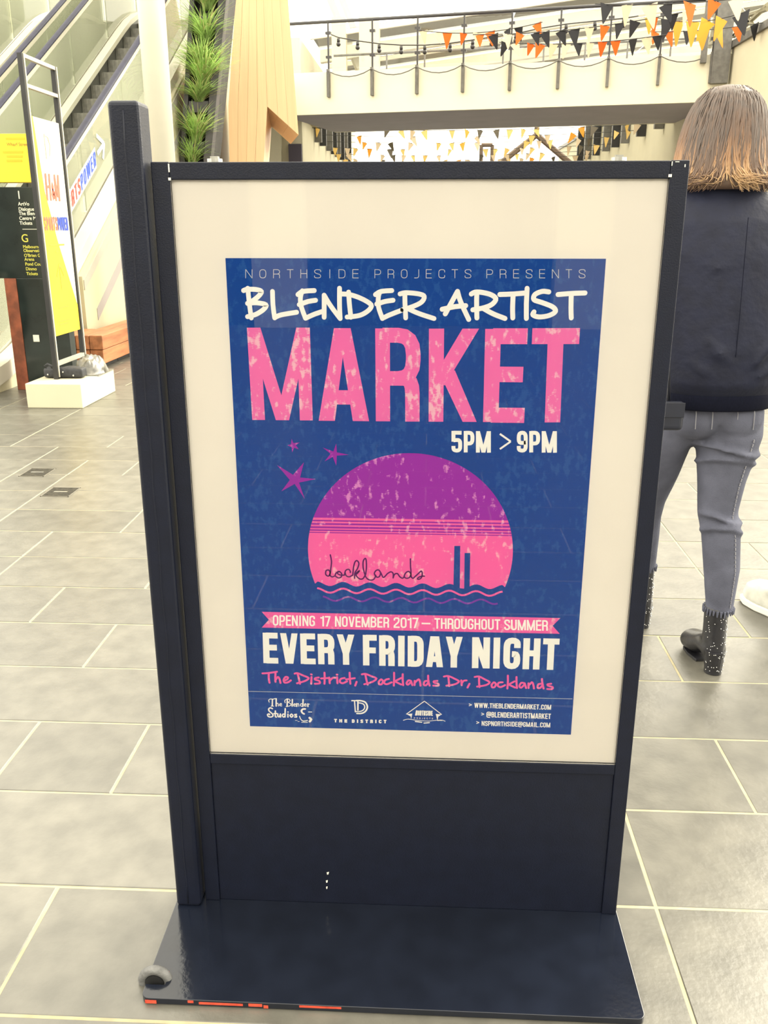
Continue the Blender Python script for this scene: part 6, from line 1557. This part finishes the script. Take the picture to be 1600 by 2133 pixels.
# small dark shoulder bag at her left hip
hb = thing('shoulder_bag', 'small dark bag hanging at the hip of the woman in jeans', 'bag', (.69, 2.44, .78))
bgm = M('dark_blue_bag_leather', (0.006, 0.008, 0.018), 0.5, var=0.2, scale=20)
MB().box(.630, .692, 2.385, 2.412, .782, .862).build('pouch', bgm, hb, bevel=.013, seg=4)
MB().box(.632, .690, 2.3825, 2.385, .82, .860).build('flap', bgm, hb, bevel=.001)
MB().tube([(.65, 2.40, .862), (.635, 2.39, 1.0), (.60, 2.42, 1.2), (.62, 2.52, 1.405), (.66, 2.58, 1.42)], .004, 6).build('strap', bgm, hb, smooth=True)

# --- a generic standing or walking figure (used at the right edge and for the photographer)
def figure(label, x, y, yaw, top_m, leg_m, shoe_m, sole_m, hair_m, ht=1.72, arms_up=False, lead=0.0, sx=1.0):
    k = ht / 1.75; c, s = math.cos(yaw), math.sin(yaw)
    T = lambda a, b, z: Vector((x + (a*c - b*s)*k, y + (a*s + b*c)*k, z*k))
    t = thing('person', label, 'person', (x, y, 0)); W = []
    hips = [(T(-.09, 0, .90), T(-.095, -lead*.4, .5), T(-.10, -lead, .10)), (T(.09, 0, .90), T(.095, lead*.5, .5), T(.10, lead, .10))]
    if arms_up: ar_ = [(T(q*.19, 0, 1.42), T(q*.26, .12, 1.16), T(q*.09, .30, 1.27)) for q in (-1, 1)]
    else: ar_ = [(T(q*.19, 0, 1.42), T(q*.25, -.02, 1.12), T(q*.25, .10, .88)) for q in (-1, 1)]
    def core(mb, g):
        mb.sweep([[T(rx*math.cos(2*math.pi*j/24), ry*math.sin(2*math.pi*j/24) + oy, z) for j in range(24)] for z, rx, ry, oy in ((.84, .14+g, .10+g, 0), (.95, .155+g, .11+g, 0), (1.1, .145+g, .10+g, 0), (1.28, .175+g, .115+g, 0), (1.4, .17+g, .10+g, 0), (1.46, .09+g, .07+g, 0))])
    b = MB(); core(b, -.006)
    for h_, kn, an in hips: b.tube([h_, kn, an], [.078, .052, .034], 14, up=(0,1,0))
    b.tube([T(0, 0, 1.42), T(0, .01, 1.55)], .05, 12); b.ball(T(0, .02, 1.63), (.072*k, .085*k, .108*k)); b.ball(T(0, .10, 1.61), (.014*k, .02*k, .02*k), 8, 6)
    for q in (-1, 1): b.ball(T(q*.074, .01, 1.625), (.012, .02, .03), 8, 6)
    for q, (sh, el, wr_) in zip((-1, 1), ar_):
        b.tube([sh, el, wr_], [.048, .038, .027], 12, up=(0,1,0)); d = (wr_ - el).normalized(); hand(b, wr_, d, T(-q, .2, 0) - T(0, 0, 0), .95)
    b.build('body', skin, t, remesh=.009, rsmooth=3)
    for q in (-1, 1): MB().ball(T(q*.03, .098, 1.635), .011, 8, 6).build('eye', eye_m, t, smooth=True)
    tm = MB(); core(tm, .02)
    for sh, el, wr_ in ar_: tm.tube([sh.lerp(T(0, 0, 1.38), .55), sh.lerp(T(0, 0, 1.2), .06), sh.lerp(el, .5), el, wr_.lerp(el, .08)], [.05, .074, .068, .058, .043], 16, up=(0,1,0))
    tm.build('jacket', top_m, t, remesh=.011, rsmooth=4)
    lm = MB()
    for h_, kn, an in hips: lm.tube([h_, h_.lerp(kn, .5), kn, kn.lerp(an, .5), an + Vector((0,0,.01))], [.092, .08, .065, .06, .055], 16, up=(0,1,0))
    lm.sweep([[T(rx*math.cos(2*math.pi*j/24), ry*math.sin(2*math.pi*j/24), z) for j in range(24)] for z, rx, ry in ((.80, .10, .08), (.86, .155, .115), (.98, .155, .112))])
    lm.build('trousers', leg_m, t, remesh=.010, rsmooth=4)
    hm_ = MB(); hm_.ball(T(0, -.005, 1.655), (.082*k, .092*k, .10*k)); hm_.build('hair', hair_m, t, smooth=True)
    for (_, kn, an), ang in zip(hips, (.12, -.12)):
        a2 = yaw + ang; c2, s2 = math.cos(a2), math.sin(a2)
        F = lambda p, q, z: Vector((an.x + p*c2 - q*s2, an.y + p*s2 + q*c2, z))
        out = [(-.030, -.075), (-.036, -.02), (-.041, .05), (-.049, .11), (-.045, .16), (-.026, .195), (.008, .205), (.036, .175), (.046, .12), (.040, .05), (.034, -.02), (.030, -.075), (0, -.092)]
        u = MB(); u.sweep([[F(p*f, q*f + o_, z) for p, q in out] for z, f, o_ in ((.024, 1.0, 0), (.045, .99, 0), (.078, .95, -.004), (.100, .80, -.012))]); u.tube([F(0, -.03, .05), F(0, -.02, .10), F(0, -.015, .135)], [.046, .045, .044], 16, up=(0,1,0)); u.tube([F(0, .0, .085), F(0, .07, .085), F(0, .13, .070)], [.042, .044, .040], 14, squash=.7)
        sh_ = u.build('sneaker', shoe_m, t, remesh=.006, rsmooth=5)
        MB().sweep([[F(p*f, q*f, z) for p, q in out] for z, f in ((.0006, .97), (.004, 1.03), (.022, 1.04), (.027, 1.01))]).build('sole', sole_m, sh_, smooth=False)
        lc = MB()
        for i in range(4): lc.tube([F(-.022, .03 + i*.022, .100 - i*.008), F(0, .032 + i*.022, .108 - i*.008), F(.022, .03 + i*.022, .100 - i*.008)], .003, 6)
        lc.build('laces', sole_m, sh_, smooth=True)
    return t
coat = M('dark_coat', (0.03, 0.032, 0.04), 0.8, var=0.2, scale=20); trs = M('grey_trousers', (0.10, 0.10, 0.11), 0.85, var=0.2, scale=20)
shoe_w = M('silver_white_canvas', (0.55, 0.55, 0.50), 0.5, var=0.12, scale=25); sole_w = M('white_rubber', (0.80, 0.78, 0.70), 0.5); hr_d = M('dark_short_hair', (0.03, 0.02, 0.015), 0.6, var=0.3, scale=60, bump=0.4, bscale=90)
figure('person at the right edge, only the pale sneaker in view', 1.355, 2.945, .30, coat, trs, shoe_w, sole_w, hr_d, 1.75, False, .02)
# shopfront across the walkway behind the photographer (seen only as a reflection)
sf = tag(MB().box(-14, 14, -9.6, -9.3, 3.4, 4.4).build('wall_behind', cream_wall), 'cream shopfront wall across the walkway', kind='structure')
for i in range(8):
    x = -14 + i*4
    MB().box(x - .35, x + .35, -9.6, -9.2, 0, 3.4).build('pier', cream_wall, sf)
    if i < 7:
        MB().box(x + .36, x + 3.64, -9.55, -9.5, 0, 3.39).build('pane', M('dark_shop_glass', (0.05, 0.055, 0.06), 0.1), sf)
